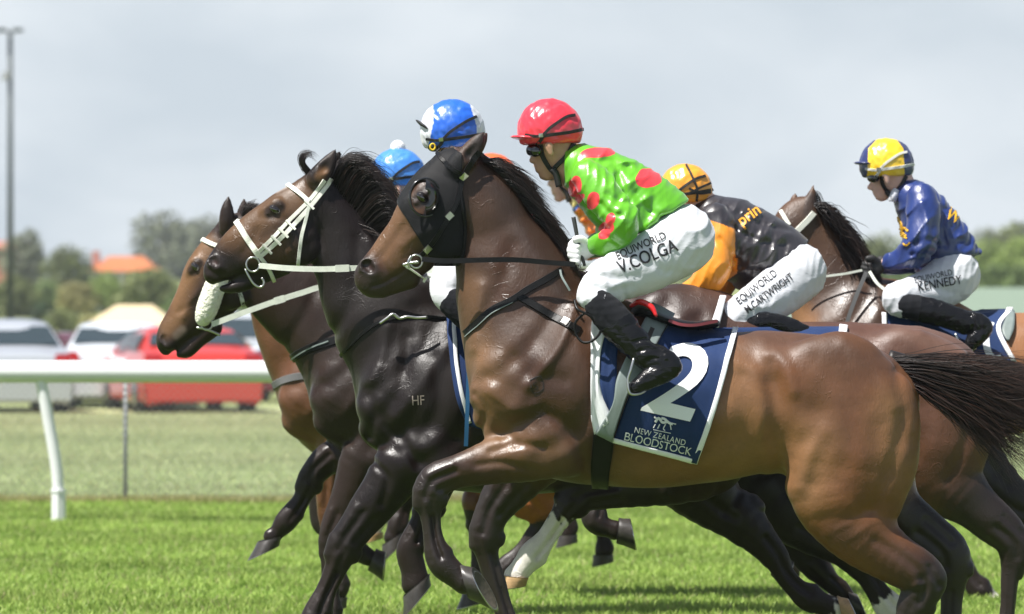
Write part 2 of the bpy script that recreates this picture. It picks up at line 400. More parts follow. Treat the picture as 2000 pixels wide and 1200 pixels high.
def drape(name, L_, R_, m, parent, bvh, d, off=.006, nu=24, nv=30, th=.004, ripple=0, maxd=None, seed=0, hole=None):
    """a cloth between a left and a right edge curve (both top to bottom), laid on a surface"""
    a = catmull(L_, 8); b = catmull(R_, 8)
    def at(c, t):
        f = t*(len(c)-1); i = min(int(f), len(c)-2); return c[i]*(1-(f-i))+c[i+1]*(f-i)
    V = []; rg = random.Random(seed); ph = rg.random()*6; skip = set()
    for layer in (1, 0):
        for j in range(nv+1):
            v = j/nv; A, B = at(a, v), at(b, v)
            for i in range(nu+1):
                u = i/nu; p = A*(1-u)+B*u
                if hole:
                    hx, hy = (p[0]-hole[0])/hole[2], (p[1]-hole[1])/hole[3]; hl = math.hypot(hx, hy)
                    if hl < .78: skip.add((i, j))
                    elif hl < 1.12: p = np.array([hole[0]+hx/hl*hole[2], hole[1]+hy/hl*hole[3]])
                rp = ripple*(math.sin(u*9+v*3+ph)+.6*math.sin(u*17-v*5+ph*2)+.5*math.sin(v*11+u*4))*(.3+.7*v) if ripple else 0
                V.append(hit(bvh, p[0], p[1], d, off+(th if layer else -.002)+max(rp, -.5*off), maxd))
    F = []; w = nu+1; K = w*(nv+1)
    for j in range(nv):
        for i in range(nu):
            if (i, j) in skip or (i+1, j+1) in skip or (i+1, j) in skip or (i, j+1) in skip: continue
            o = j*w+i; F.append((o, o+w, o+w+1, o+1)); F.append((K+o, K+o+1, K+o+w+1, K+o+w))
    for i in range(nu):
        F.append((i, i+1, K+i+1, K+i)); o = nv*w+i; F.append((o+1, o, K+o, K+o+1))
    for j in range(nv):
        o = j*w; F.append((o+w, o, K+o, K+o+w)); o = j*w+nu; F.append((o, o+w, K+o+w, K+o))
    return mesh_np(name, V, F, m, parent)
def text_on(name, s, x, y, size, m, parent, bvh, d, ang=0, off=.004, bold=0.0, sx=1.0, shear=0, arc=0, align='LEFT', space=1.0, maxd=None):
    cu = bpy.data.curves.new('t', 'FONT'); cu.body = s; cu.size = 1; cu.offset = bold; cu.align_x = align; cu.space_character = space; cu.resolution_u = 5
    o = link(bpy.data.objects.new('t', cu)); bpy.context.view_layer.update()
    me = bpy.data.meshes.new_from_object(o.evaluated_get(bpy.context.evaluated_depsgraph_get()))
    bpy.data.objects.remove(o); bpy.data.curves.remove(cu)
    bm = bmesh.new(); bm.from_mesh(me); bmesh.ops.triangulate(bm, faces=bm.faces[:])
    for _ in range(2):
        E = [e for e in bm.edges if e.calc_length() > .12]
        if E: bmesh.ops.subdivide_edges(bm, edges=E, cuts=1); bmesh.ops.triangulate(bm, faces=bm.faces[:])
    ca, sa = math.cos(math.radians(ang)), math.sin(math.radians(ang))
    for v in bm.verts:
        u, w = v.co.x*size*sx+v.co.y*size*shear, v.co.y*size+arc*(v.co.x**2)
        v.co = hit(bvh, x+u*ca-w*sa, y-u*sa-w*ca, d, off, maxd)
    bm.normal_update(); bm.to_mesh(me); bm.free(); me.name = name
    # turn faces toward the camera
    me.materials.clear(); me.materials.append(m)
    ob = link(bpy.data.objects.new(name, me)); adopt(ob, parent); return ob
def hair(name, guides, count, m, parent, d, r=.9, spread=6, ydepth=.03, seed=1, nseg=12, frizz=3, tip=.15, lenvar=.25, y0=0.0):
    """strands between neighbouring guide curves (each [(x,y[,dy])...], same number of points)"""
    rg = np.random.default_rng(seed); G = np.array([[tuple(q)+(0,)*(3-len(q)) for q in g] for g in guides], float)
    G = np.array([catmull(g, max(1, nseg//(G.shape[1]-1))) for g in G]); ng, npt = G.shape[:2]
    u = rg.random(count)*(ng-1); i = np.minimum(u.astype(int), ng-2); f = (u-i)[:, None, None]
    C = G[i]*(1-f)+G[i+1]*f
    T = np.linspace(0, 1, npt)[None, :, None]
    clump = rg.integers(0, max(4, count//14), count); co_ = rg.normal(size=(clump.max()+1, 3)); ci = rg.normal(size=(count, 3))
    ci[rg.random(count) < .06] *= 2.6
    offs = co_[clump]*.75+ci*.45; sc = np.array([spread, spread, 0])
    C = C+offs[:, None, :]*sc*(.15+T**1.1)
    ph = rg.random((clump.max()+1, 1, 2))[clump]*6.28; fr = (2.0+rg.random((count, 1, 1))*2.5)
    C[..., :2] += np.sin(T*fr*2.2+ph)*frizz*T
    C[..., 2] += y0+(rg.normal(size=(count, 1))*ydepth*.5+co_[clump][:, 2:3]*ydepth*.5)*(.3+.7*T[..., 0])
    L = 1-rg.random(count)*lenvar
    tt = np.linspace(0, 1, npt)[None, :]*L[:, None]*(npt-1); a = np.minimum(tt.astype(int), npt-2); ff = (tt-a)[..., None]
    rows = np.arange(count)[:, None]; C = C[rows, a]*(1-ff)+C[rows, a+1]*ff
    D = d+C[..., 2]; X = (C[..., 0]-1000)*D/FPX; Z = CAMZ-(C[..., 1]-HZ)*D/FPX
    Pn = np.stack([X, D, Z], -1)
    tg = np.gradient(Pn, axis=1); tg /= np.linalg.norm(tg, axis=2, keepdims=True)+1e-9
    side = np.cross(tg, np.array([0, 1, 0.])); side /= np.linalg.norm(side, axis=2, keepdims=True)+1e-9
    up = np.cross(side, tg)
    rad = (r*d/FPX)*(.6+.8*rg.random((count, 1, 1)))*(1-(1-tip)*np.linspace(0, 1, npt)[None, :, None]**2)
    ring = [Pn+side*rad, Pn-side*rad*.5+up*rad*.87, Pn-side*rad*.5-up*rad*.87]
    V = np.stack(ring, 2).reshape(-1, 3)
    base = (np.arange(count)[:, None]*npt+np.arange(npt-1)[None, :]).ravel()*3
    F = np.concatenate([np.stack([base+j, base+(j+1) % 3, base+3+(j+1) % 3, base+3+j], 1) for j in range(3)])
    cc = HAIRC.get(m.name, (.01,.008,.007)); cv = np.asarray(cc)*(.45+1.5*rg.random((count, 1))**2)*(1+np.array((.5,.15,0))*(rg.random((count, 1)) < .3))
    cl = np.repeat(cv, npt*3, axis=0)*np.tile(np.repeat(np.linspace(.8, 1.35, npt), 3), count)[:, None]
    return mesh_np(name, V, F, m, parent, col=cl)
HAIRC = {'mane': (.012,.009,.008), 'tail': (.017,.0105,.008)}
def hoof(name, x1, y1, x2, y2, tx, ty, hx, hy, m, parent, d, dy=0, q=.9, tilt=0, shoe=None):
    """coronet from (x1,y1) front to (x2,y2) back; sole from toe to heel"""
    D = d+dy; A = (P(x1, y1, D), P(x2, y2, D)); B = (P(tx, ty, D), P(hx, hy, D)); n = 20; V = []; F = []
    c0, c1 = (A[0]+A[1])/2, (B[0]+B[1])/2; ax = (c0-c1)
    rings = [(0, 1.03), (.08, 1.06), (.35, 1.0), (.93, 1.0), (1, .98), (1.0, .82), (.93, .72)]
    for t, sc in rings:
        ca = c0.lerp(c1, t); fr = A[0].lerp(B[0], t); bk = A[1].lerp(B[1], t); u = (fr-bk)/2*sc
        c = (fr+bk)/2; wy = ((A[0]-A[1]).length/2*(1-t)+(B[0]-B[1]).length/2*t)*q*sc
        for j in range(n):
            th = 2*math.pi*j/n; p = c+u*math.cos(th)+Vector((0, 1, 0))*wy*math.sin(th)
            if tilt: p = p+ax*tilt*t*(-math.sin(th))*.5
            V.append(p)
    k = len(rings)
    for i in range(k-1):
        for j in range(n): F.append((i*n+j, i*n+(j+1) % n, (i+1)*n+(j+1) % n, (i+1)*n+j))
    F += [list(range(n)), [(k-1)*n+j for j in range(n)]]
    mi = [0]*(3*n)+[1]*(2*n)+[2]*n+[0, 2]
    return mesh_np(name, V, F, None, parent, mats=[m, shoe or MATS['steel'], MATS['sole']], mi=mi)
# ------------------------------------------------------------------ materials of horses and tack
COATB = ((3.2, .30, .022, 'noise', (1,1,.8)), (10, .25, .008, 'noise', (1.3,1,.5)), (11.0, .32, .003, 'vein', (1,1,1.3)), (40, .22, .003, 'noise', (1,1,1.8)), (110, .5, .0022, 'noise', (1.6,1,.5,.5)))
mat('coat', attr=True, rough=.46, spec=.5, bumps=COATB, var=.22, varscale=7, rvar=.17, sheen=.04)
mat('coat_dark', attr=True, rough=.44, spec=.36, bumps=COATB, var=.22, varscale=7, rvar=.16, sheen=.04)
mat('mane', attr=True, rough=.36, spec=.45)
mat('tail', attr=True, rough=.38, spec=.45)
mat('dock', (.012,.008,.006), rough=.5)
mat('steel', (.55,.55,.53), rough=.28, metal=1, bumps=((60,.3,.001,'noise',(1,1,1)),))
mat('sole', (.10,.085,.06), rough=.8, bumps=((40,.6,.004,'noise',(1,1,1)),), var=.3)
mat('horn', (.045,.040,.036), rough=.38, bumps=((9,.3,.002,'noise',(1,1,12)),), var=.35, varscale=30)
mat('horn_pale', (.42,.27,.13), rough=.45, bumps=((9,.3,.002,'noise',(1,1,12)),), var=.3, varscale=25)
mat('black_leather', (.008,.008,.008), spec=.22, rough=.38, bumps=((180,.3,.0006,'noise',(1,1,1)),), var=.3, rvar=.1)
mat('grey_elastic', (.12,.12,.12), rough=.6, bumps=((300,.4,.0006,'weave',(1,1,1)),))
mat('white_leather', (.78,.79,.70), rough=.42, bumps=((150,.25,.0006,'noise',(1,1,1)),), var=.12, varscale=30)
mat('white_webbing', (.70,.73,.64), rough=.6, bumps=((250,.4,.0008,'weave',(1,1,1)),), var=.12, varscale=30)
mat('sheepskin', (.80,.80,.66), rough=.95, bumps=((70,1.0,.012,'noise',(1,1,1)),), var=.1, varscale=60, sheen=.4)
mat('eye', (.010,.006,.004), rough=.05, spec=.8, coat=1, coatrough=.02)
mat('hood_cloth', (.010,.010,.011), rough=.62, spec=.2, sheen=.05, bumps=((5,.35,.01,'fold',(1,1,1)),(400,.3,.0004,'weave',(1,1,1))))
mat('blinker_cup', (.015,.015,.016), rough=.2, coat=.6)
mat('navy_cloth', (.012,.032,.105), rough=.72, spec=.25, sheen=.1, bumps=((5,.35,.02,'noise',(1,1,.5,.6)),(500,.25,.0004,'weave',(1,1,1))), var=.1, varscale=12)
mat('white_cloth', (.80,.81,.83), rough=.7, sheen=.1, bumps=((6,.3,.015,'noise',(1,1,.5)),(500,.25,.0004,'weave',(1,1,1))), var=.05)
mat('silver_print', (.70,.71,.73), rough=.5)
mat('white_print', (.80,.81,.83), rough=.6)
mat('grey_leather', srgb('77827f'), rough=.5, bumps=((90,.3,.001,'noise',(1,1,1)),), var=.1)
mat('red_leather', (.55,.02,.02), rough=.22, coat=.4, var=.2)
mat('maroon_leather', (.20,.035,.045), rough=.4, var=.2)
mat('brand_scar', (.018,.012,.010), rough=.6)
mat('brand_pale', (.30,.25,.22), rough=.6)
mat('blue_strap', (.02,.10,.22), rough=.4)
BROWN = np.array((.132,.055,.023)); BLACK = np.array((.017,.0105,.008)); WHITE = np.array((.72,.68,.62)); DARKB = np.array((.030,.018,.013)); TAN = np.array((.24,.125,.055))

def T_hero(d, cx, oy):
    k = 15/d
    return lambda x, y: (cx+(x-915)*k, HZ+(y-HZ)*k+oy), k
TRUNK = [(1030,650,1012,850,.80),(1117,568,1090,930,.74),(1200,590,1190,951,.76),(1300,640,1300,952,.84),(1400,647,1400,940,.88),(1480,648,1490,926,.86),(1560,652,1590,940,.80),(1640,664,1660,930,.78),(1692,688,1690,900,.78)]
THIGH = [(1640,740,100,.55),(1662,850,133,.52),(1655,925,126,.52)]
def sm(x, a, b): t = np.clip((x-a)/(b-a), 0, 1); return t*t*(3-2*t)
def chain_w(V, C, R, Q, ramp):
    """ramp over chain index: returns weight, index"""
    best = np.full(len(V), 9.0); idx = np.zeros(len(V))
    for i in range(len(C)-1):
        v = C[i+1]-C[i]; L = (v**2).sum()+1e-12; t = np.clip(((V-C[i])@v)/L, 0, 1)
        D = np.linalg.norm(V-C[i]-t[:, None]*v, axis=1)/(R[i]+(R[i+1]-R[i])*t)
        m = D < best; best[m] = D[m]; idx[m] = (i+t)[m]
    return best, idx/(len(C)-1)
def horse(name, label, d, base, coat='coat', h=.011, cx=915, oy=0, trunk=TRUNK, neck=None, head=None, ears=(), extra=(), legs=(), grooves=(), cuts=(), paints=(), bounds=None, group=None, points=BLACK, eyes=(), body_paint=True, qtr=True, dsh=0):
    T, k = T_hero(d, cx, oy)
    b = bounds or (cx-150, 250, cx+1010*k, 1390)
    F = Field(d, h, b[0], b[1], b[2], b[3], -.36, .36)
    F.loft([(*T(p[0], p[1]), *T(p[2], p[3]), p[4]) for p in trunk], k=.03, n=7)
    for sgn in (-1, 1):   # shoulder and pectoral masses, haunches
        F.chain([(*T(1075,640), 62*k, .55, sgn*.10), (*T(1010,745), 84*k, .62, sgn*.125), (*T(985,800), 66*k, .7, sgn*.11)], k=.05)
        F.chain([(*T(1150,760), 70*k, .5, sgn*.17), (*T(1090,850), 72*k, .55, sgn*.14)], k=.06)
        if qtr: F.chain([(*T(1600,745), 84*k, .5, sgn*.15), (*T(1690,800), 100*k, .55, sgn*.14)], k=.05)
    if neck: F.loft(neck, k=.05, n=6)
    if head: F.loft(head, k=.018, q=.55)
    for e in extra: F.chain(e['p'], q=e.get('q', .8), dy=e.get('dy', 0), k=e.get('k', .015), n=e.get('n', 3))
    for e in ears:
        pts, dy = e
        F.chain(pts, q=.75, dy=dy, k=.012)
    lg = []
    for L in legs:
        n0 = len(F.chains)
        if L.get('T'): L['p'] = [(*T(p[0], p[1]), p[2]*k)+tuple(p[3:]) for p in L['p']]
        P_ = L['p']; n_ = len(P_); cand = [i for i in range(2, n_-1) if P_[i][2] < 50*k+3]
        kn = min(cand, key=lambda i: P_[i+1][2]/P_[i][2]+(0 if i < n_-3 else .3)) if cand else n_-2
        fl = next((i for i in range(kn+2, n_-1) if P_[i][2] > P_[i-1][2]), n_)
        L['kn'] = kn; L['fl'] = fl
        L['p'] = [tuple(p[:2])+(p[2]*(.86 if kn < i < fl else .92 if i > fl and i < n_-1 else 1.0),)+tuple(p[3:]) for i, p in enumerate(P_)]
        F.chain(L['p'], q=L.get('q', .78), dy=L['dy'], k=L.get('k', .022), n=3, tag='leg')
        C, R, Q = F.chains[-1][1:]; lg.append((L, C, R, Q))
        g = L.get('g')
        if g:
            P_ = L['p']; i0, i1 = g
            pts = []
            for p in P_[i0:i1+1]: pts.append((p[0]+p[2]*L.get('go', .25), p[1]))
            F.groove(pts, P_[i0+1][2]*.28, P_[i0+1][2]*.22, yr=(L['dy']-.09, L['dy']+.09))
    BG = [([(1085,600),(1050,660),(985,720),(940,745)], 17, 7), ([(1150,640),(1165,740),(1130,830),(1060,880)], 20, 9),
          ([(1110,640),(1060,720),(1000,800)], 15, -6), ([(1180,700),(1190,800),(1170,880)], 30, 4),
          ([(1527,915),(1512,830),(1500,750)], 24, 10), ([(1490,670),(1530,740),(1560,830)], 24, -5), ([(1590,700),(1640,760),(1650,850),(1620,930)], 20, 5),
          ([(1740,730),(1752,820),(1720,930),(1690,990)], 14, 7), ([(1240,900),(1340,925),(1460,900)], 22, 3), ([(1555,945),(1575,880),(1600,840)], 16, -6),
          ([(1640,670),(1700,720),(1740,790)], 16, -5), ([(1010,860),(960,835),(925,800)], 13, 6)]
    for pts, w, dp in BG: F.groove([T(*p) for p in pts], w*k*1.0, dp*k*1.05)
    for pts, w, dp in grooves: F.groove(pts, w, dp)
    for c in cuts: F.cut(**c)
    for (L, C, R, Qq) in lg:      # tendons and the hollows beside them
        P_ = L['p']; kn = L['kn']; fl = L['fl']; n_ = len(P_)
        def line(i0, i1, side):
            pts = []
            for i in range(max(i0, 0), min(i1, n_-1)+1):
                a, b_ = P_[max(i-1, 0)], P_[min(i+1, n_-1)]; tx, ty = b_[0]-a[0], b_[1]-a[1]; tl = math.hypot(tx, ty)+1e-6
                pts.append((P_[i][0]-ty/tl*P_[i][2]*side, P_[i][1]+tx/tl*P_[i][2]*side))
            return pts
        win = (L['dy']-.10, L['dy']+.10); rk = P_[kn][2]; rc = P_[min(kn+1, n_-1)][2]
        for i0, i1, side, wd, dpt, rr in ((kn+1, fl, -.30, .20, .34, rc), (kn, fl, .50, .22, .12, rc), (kn-2, kn, .15, .20, .20, rk), (kn-2, kn-1, -.45, .20, .18, rk), (kn-2, kn-1, .62, .18, -.10, rk)):
            pts = line(i0, i1, side)
            if len(pts) > 1: F.groove(pts, max(rr*wd, 1.25*h*FPX/d), rr*dpt, yr=win)
        a, b_ = P_[max(kn-1, 0)], P_[min(kn+1, n_-1)]; tx, ty = b_[0]-a[0], b_[1]-a[1]; tl = math.hypot(tx, ty)+1e-6; fx, fy = -ty/tl, tx/tl; ux, uy = tx/tl, ty/tl
        c = P_[kn]; r = c[2]
        for f_, u_, q_ in ((.62, -.30, .42), (.58, .45, .38), (-.82, .05, .40)): F.chain([(c[0]+fx*r*f_+ux*r*u_, c[1]+fy*r*f_+uy*r*u_, r*q_), (c[0]+fx*r*f_+ux*r*(u_+.25), c[1]+fy*r*f_+uy*r*(u_+.25), r*q_*.9)], q=1.1, dy=L['dy'], k=.008)
        if fl < n_:
            a, b_ = P_[fl-1], P_[min(fl+1, n_-1)]; tx, ty = b_[0]-a[0], b_[1]-a[1]; tl = math.hypot(tx, ty)+1e-6; c = P_[fl]; r = c[2]
            F.chain([(c[0]+ty/tl*r*.62, c[1]-tx/tl*r*.62, r*.50), (c[0]+ty/tl*r*.55+tx/tl*r*.4, c[1]-tx/tl*r*.55+ty/tl*r*.4, r*.38)], q=1.0, dy=L['dy'], k=.008)
    for (ex, ey, er, ea) in eyes:     # lids: a fold over and under each eye
        ca, sa = math.cos(math.radians(ea)), math.sin(math.radians(ea)); z = F.w(ex, ey)
        for up, rr, k0 in ((1, .40, .95), (-1, .30, .80)):
            pts = [(ex+(u*ca*1.45-up*sa*k0*(1-u*u)*.95)*er, ey+(u*-sa*-1*1.45-up*ca*k0*(1-u*u)*.95)*er) for u in np.linspace(-1, 1, 7)]
            F.groove(pts, er*rr, -er*.36)
        F.groove([(ex-ca*er*1.2, ey-sa*er*1.2), (ex+ca*er*1.2, ey+sa*er*1.2)], er*.7, er*.35)
    F.wrinkle(.0026, .06, 21)
    V, Q = F.mesh(3)
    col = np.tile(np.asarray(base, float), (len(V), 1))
    px = 1000+V[:, 0]*FPX/V[:, 1]; py = HZ-(V[:, 2]-CAMZ)*FPX/V[:, 1]
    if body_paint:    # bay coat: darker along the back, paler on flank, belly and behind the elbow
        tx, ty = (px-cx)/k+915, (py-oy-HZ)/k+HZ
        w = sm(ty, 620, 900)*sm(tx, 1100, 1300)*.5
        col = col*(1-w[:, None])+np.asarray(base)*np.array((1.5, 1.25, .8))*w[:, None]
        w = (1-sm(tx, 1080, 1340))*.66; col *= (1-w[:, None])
    for (L, C, R, Qq) in lg:
        D, t = chain_w(V, C, R, Qq, None); wt = 1-sm(D, 1.25, 1.7)
        bl = L.get('black', (.3, .5)); w = wt*sm(t, *bl); col = col*(1-w[:, None])+points*w[:, None]
        if 'sock' in L:
            jag = .02*np.sin(V[:, 0]*170+V[:, 2]*90)+.015*np.sin(V[:, 1]*240)
            w = wt*sm(t+jag, L['sock']-.012, L['sock']+.012); col = col*(1-w[:, None])+WHITE*w[:, None]
    paints = list(paints)+[([(ex-er*.9*math.cos(math.radians(ea)), ey-er*.9*math.sin(math.radians(ea))), (ex+er*.9*math.cos(math.radians(ea)), ey+er*.9*math.sin(math.radians(ea)))], er*1.15, DARKB*.5, .35, .9) for (ex, ey, er, ea) in eyes]
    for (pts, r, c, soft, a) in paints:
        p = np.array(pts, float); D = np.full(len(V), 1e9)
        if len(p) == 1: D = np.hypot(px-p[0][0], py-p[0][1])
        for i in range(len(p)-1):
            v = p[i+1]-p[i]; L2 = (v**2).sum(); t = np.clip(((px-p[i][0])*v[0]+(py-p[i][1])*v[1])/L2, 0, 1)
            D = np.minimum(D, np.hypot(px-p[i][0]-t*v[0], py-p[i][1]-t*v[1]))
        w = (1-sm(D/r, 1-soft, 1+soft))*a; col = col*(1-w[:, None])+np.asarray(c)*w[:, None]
    cw = P(*T(1350, 800), d); root = thing('racehorse', label, 'horse', (cw.x, d, 0), group)
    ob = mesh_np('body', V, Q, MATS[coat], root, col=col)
    for L in legs:
        if 'hoof' in L:
            hf = L['hoof']; cxx, cyy, r = hf[:3]
            if L.get('T'): cxx, cyy = T(cxx, cyy); r *= k
            v = np.array(hf[3:5], float); v /= np.hypot(*v); f = np.array(hf[5:7], float); f /= np.hypot(*f)
            Lh = .088*ppm(d)*L.get('hs', 1)
            c = np.array((cxx, cyy)); a = c+f*r*1.12; b_ = c-f*r*1.15; toe = c+v*Lh*1.0+f*Lh*.80; heel = c-f*r*1.3+v*Lh*.55
            hoof('hoof', *a, *b_, *toe, *heel, MATS[L.get('horn', 'horn')], root, d, L['dy'], tilt=L.get('tilt', 0))
    return dict(root=root, body=ob, bvh=bvh_of((V, Q)), d=d, T=T, k=k)
def eye(H, x, y, r, a=-45):
    b = MB(); R = r*H['d']/FPX; c = hit(H['bvh'], x, y, H['d'], -.42*R)
    b.sphere(c, (R*1.08, R*.8, R*.72), R=Matrix.Rotation(math.radians(-a), 3, 'Y')); b.build('eye', MATS['eye'], H['root'])

# ------------------------------------------------------------------ the horse in front
GRP = 'racehorses galloping in the field'
H1 = horse('racehorse', 'brown bay racehorse in front wearing a black blinker hood and saddlecloth number 2', 15.0, BROWN, h=.006,
    neck=[(880,400,945,314,.6),(899,470,992,352,.55),(905,530,1040,420,.52),(909,600,1092,478,.55),(914,680,1135,540,.62),(930,745,1150,600,.72)],
    head=[(858,303,925,400,.62),(829,333,905,480,.60),(802,372,884,500,.56),(779,410,858,513,.52),(757,442,830,535,.5),(737,471,800,552,.5),(718,494,776,566,.55),(706,512,755,574,.62),(705,524,742,566,.6)],
    ears=[([(893,332,23),(912,308,22),(929,284,17),(943,262,4)], -.055), ([(902,322,19),(922,298,18),(938,278,13),(951,261,4)], .05)],
    extra=[dict(p=[(862,458,50,.42,-.045),(872,470,40,.42,-.045)], k=.03), dict(p=[(862,458,50,.42,.045),(872,470,40,.42,.045)], k=.03),
           dict(p=[(826,388,19,.5,-.055),(800,400,10,.5,-.05)], k=.03), dict(p=[(719,521,19,.6,-.03),(732,530,17,.6,-.035)], k=.012),
           dict(p=[(748,566,15,.9,0),(772,556,18,.9,0),(800,545,20,.8,0)], k=.012),
           dict(p=[(716,545,13,1.2,0),(738,562,13,1.2,0)], k=.012)],
    cuts=[dict(x=716,y=518,r=13,q=1.1,dy=-.052,k=.006,x2=722,y2=525,r2=10), dict(x=918,y=302,r=12,q=.7,dy=-.088,k=.006,x2=938,y2=274,r2=6)],
    grooves=[([(1590,800),(1600,870),(1580,940)], 22, 5), ([(1600,1010),(1660,1000),(1720,980)], 16, 4), ([(1700,830),(1695,930),(1660,1010)], 18, 4), ([(1495,690),(1512,690),(1530,720),(1540,760)], 16, -7), ([(1425,700),(1470,730),(1485,790),(1480,850)], 16, -5), ([(1440,740),(1450,800),(1440,850)], 22, 5), ([(1700,1050),(1750,1080),(1800,1120)], 10, 5), ([(960,760),(1000,800),(1040,790)], 14, -6), ([(1000,700),(1040,730),(1100,740)], 16, 5), ([(1120,600),(1090,680),(1030,750)], 10, -6), ([(930,770),(950,800),(940,840)], 9, 6), ([(1060,800),(1110,840),(1140,900)], 14, 7), ([(960,880),(1010,865),(1060,870)], 8, 6), ([(930,905),(980,900),(1040,915)], 7, 5), ([(940,560),(935,620),(925,680)], 12, -5), ([(728,560),(752,552),(778,536),(792,526)], 4, 5), ([(850,445),(820,458),(788,480)], 9, -6), ([(905,430),(912,470),(890,508),(850,512)], 8, 5),
             ([(792,440),(770,470),(748,500)], 8, 4), ([(932,640),(960,590),(985,540),(1000,480)], 14, 6), ([(1010,440),(1060,520),(1095,560)], 18, -5),
             ([(840,480),(812,498),(790,505)], 6, 3), ([(736,505),(752,520),(765,540)], 5, 3)],
    legs=[dict(p=[(1085,862,72),(1012,888,54),(946,907,40),(893,922,33),(850,940,34),(838,968,32),(840,1005,25),(846,1050,23),(856,1085,27),(868,1106,30),(892,1127,25),(906,1136,25)], dy=-.15, black=(.12,.42), hoof=(906,1136,29,.95,.30,.25,1), hs=1.2, tilt=.6, g=(5,8), k=.03),
          dict(p=[(1060,860,80),(1010,930,55),(962,1000,36),(948,1045,33),(952,1085,27),(968,1140,24),(985,1195,23),(1003,1250,25),(1008,1275,29),(990,1310,23),(985,1330,25)], dy=.14, black=(.0,.18), hoof=(985,1333,25,-.1,1,-1,.2)),  # far foreleg dark right to the top: shade put into the coat colour
          dict(p=[(1640,740,92,.5),(1662,850,133,.52),(1655,925,124,.52),(1660,990,92,.6),(1693,1050,64,.7),(1742,1088,50,.75),(1793,1118,45,.8),(1806,1138,41),(1790,1175,34),(1768,1225,28),(1748,1290,26),(1738,1325,31),(1715,1355,24),(1705,1370,26)], q=.7, dy=-.125, black=(.30,.50), hoof=(1703,1372,26,-.5,1,-1,0), k=.045),
          dict(p=[(1680,850,120,.5),(1690,930,98,.55),(1740,990,60),(1800,1035,46),(1848,1075,43),(1860,1110,36),(1858,1160,29),(1856,1220,26),(1850,1290,26),(1840,1325,30),(1815,1350,24),(1805,1365,26)], q=.7, dy=.14, black=(.0,.25), hoof=(1803,1367,26,-.5,1,-1,0), k=.04)],  # far hind leg likewise, its shade painted in from the thigh down
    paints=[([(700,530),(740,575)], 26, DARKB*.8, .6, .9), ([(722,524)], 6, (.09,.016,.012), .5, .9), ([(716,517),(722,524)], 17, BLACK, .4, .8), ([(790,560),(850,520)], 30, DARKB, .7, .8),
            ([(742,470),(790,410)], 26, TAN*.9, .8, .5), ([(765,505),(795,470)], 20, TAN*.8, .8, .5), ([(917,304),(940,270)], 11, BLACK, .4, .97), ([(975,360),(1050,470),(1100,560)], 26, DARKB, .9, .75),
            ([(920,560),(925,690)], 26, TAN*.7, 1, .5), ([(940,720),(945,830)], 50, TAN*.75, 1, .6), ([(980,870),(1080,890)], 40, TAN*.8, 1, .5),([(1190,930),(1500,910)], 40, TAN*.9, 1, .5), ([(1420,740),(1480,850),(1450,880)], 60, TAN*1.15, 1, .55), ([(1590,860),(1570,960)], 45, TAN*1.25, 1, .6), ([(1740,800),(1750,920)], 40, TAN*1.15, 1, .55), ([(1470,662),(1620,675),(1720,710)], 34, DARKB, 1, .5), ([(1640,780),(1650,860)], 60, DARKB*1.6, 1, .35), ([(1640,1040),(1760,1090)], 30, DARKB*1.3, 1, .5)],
    eyes=[(826,386,13,-40)], bounds=(690,255,1920,1385), group=GRP)
eye(H1, 826, 386, 14, -40)
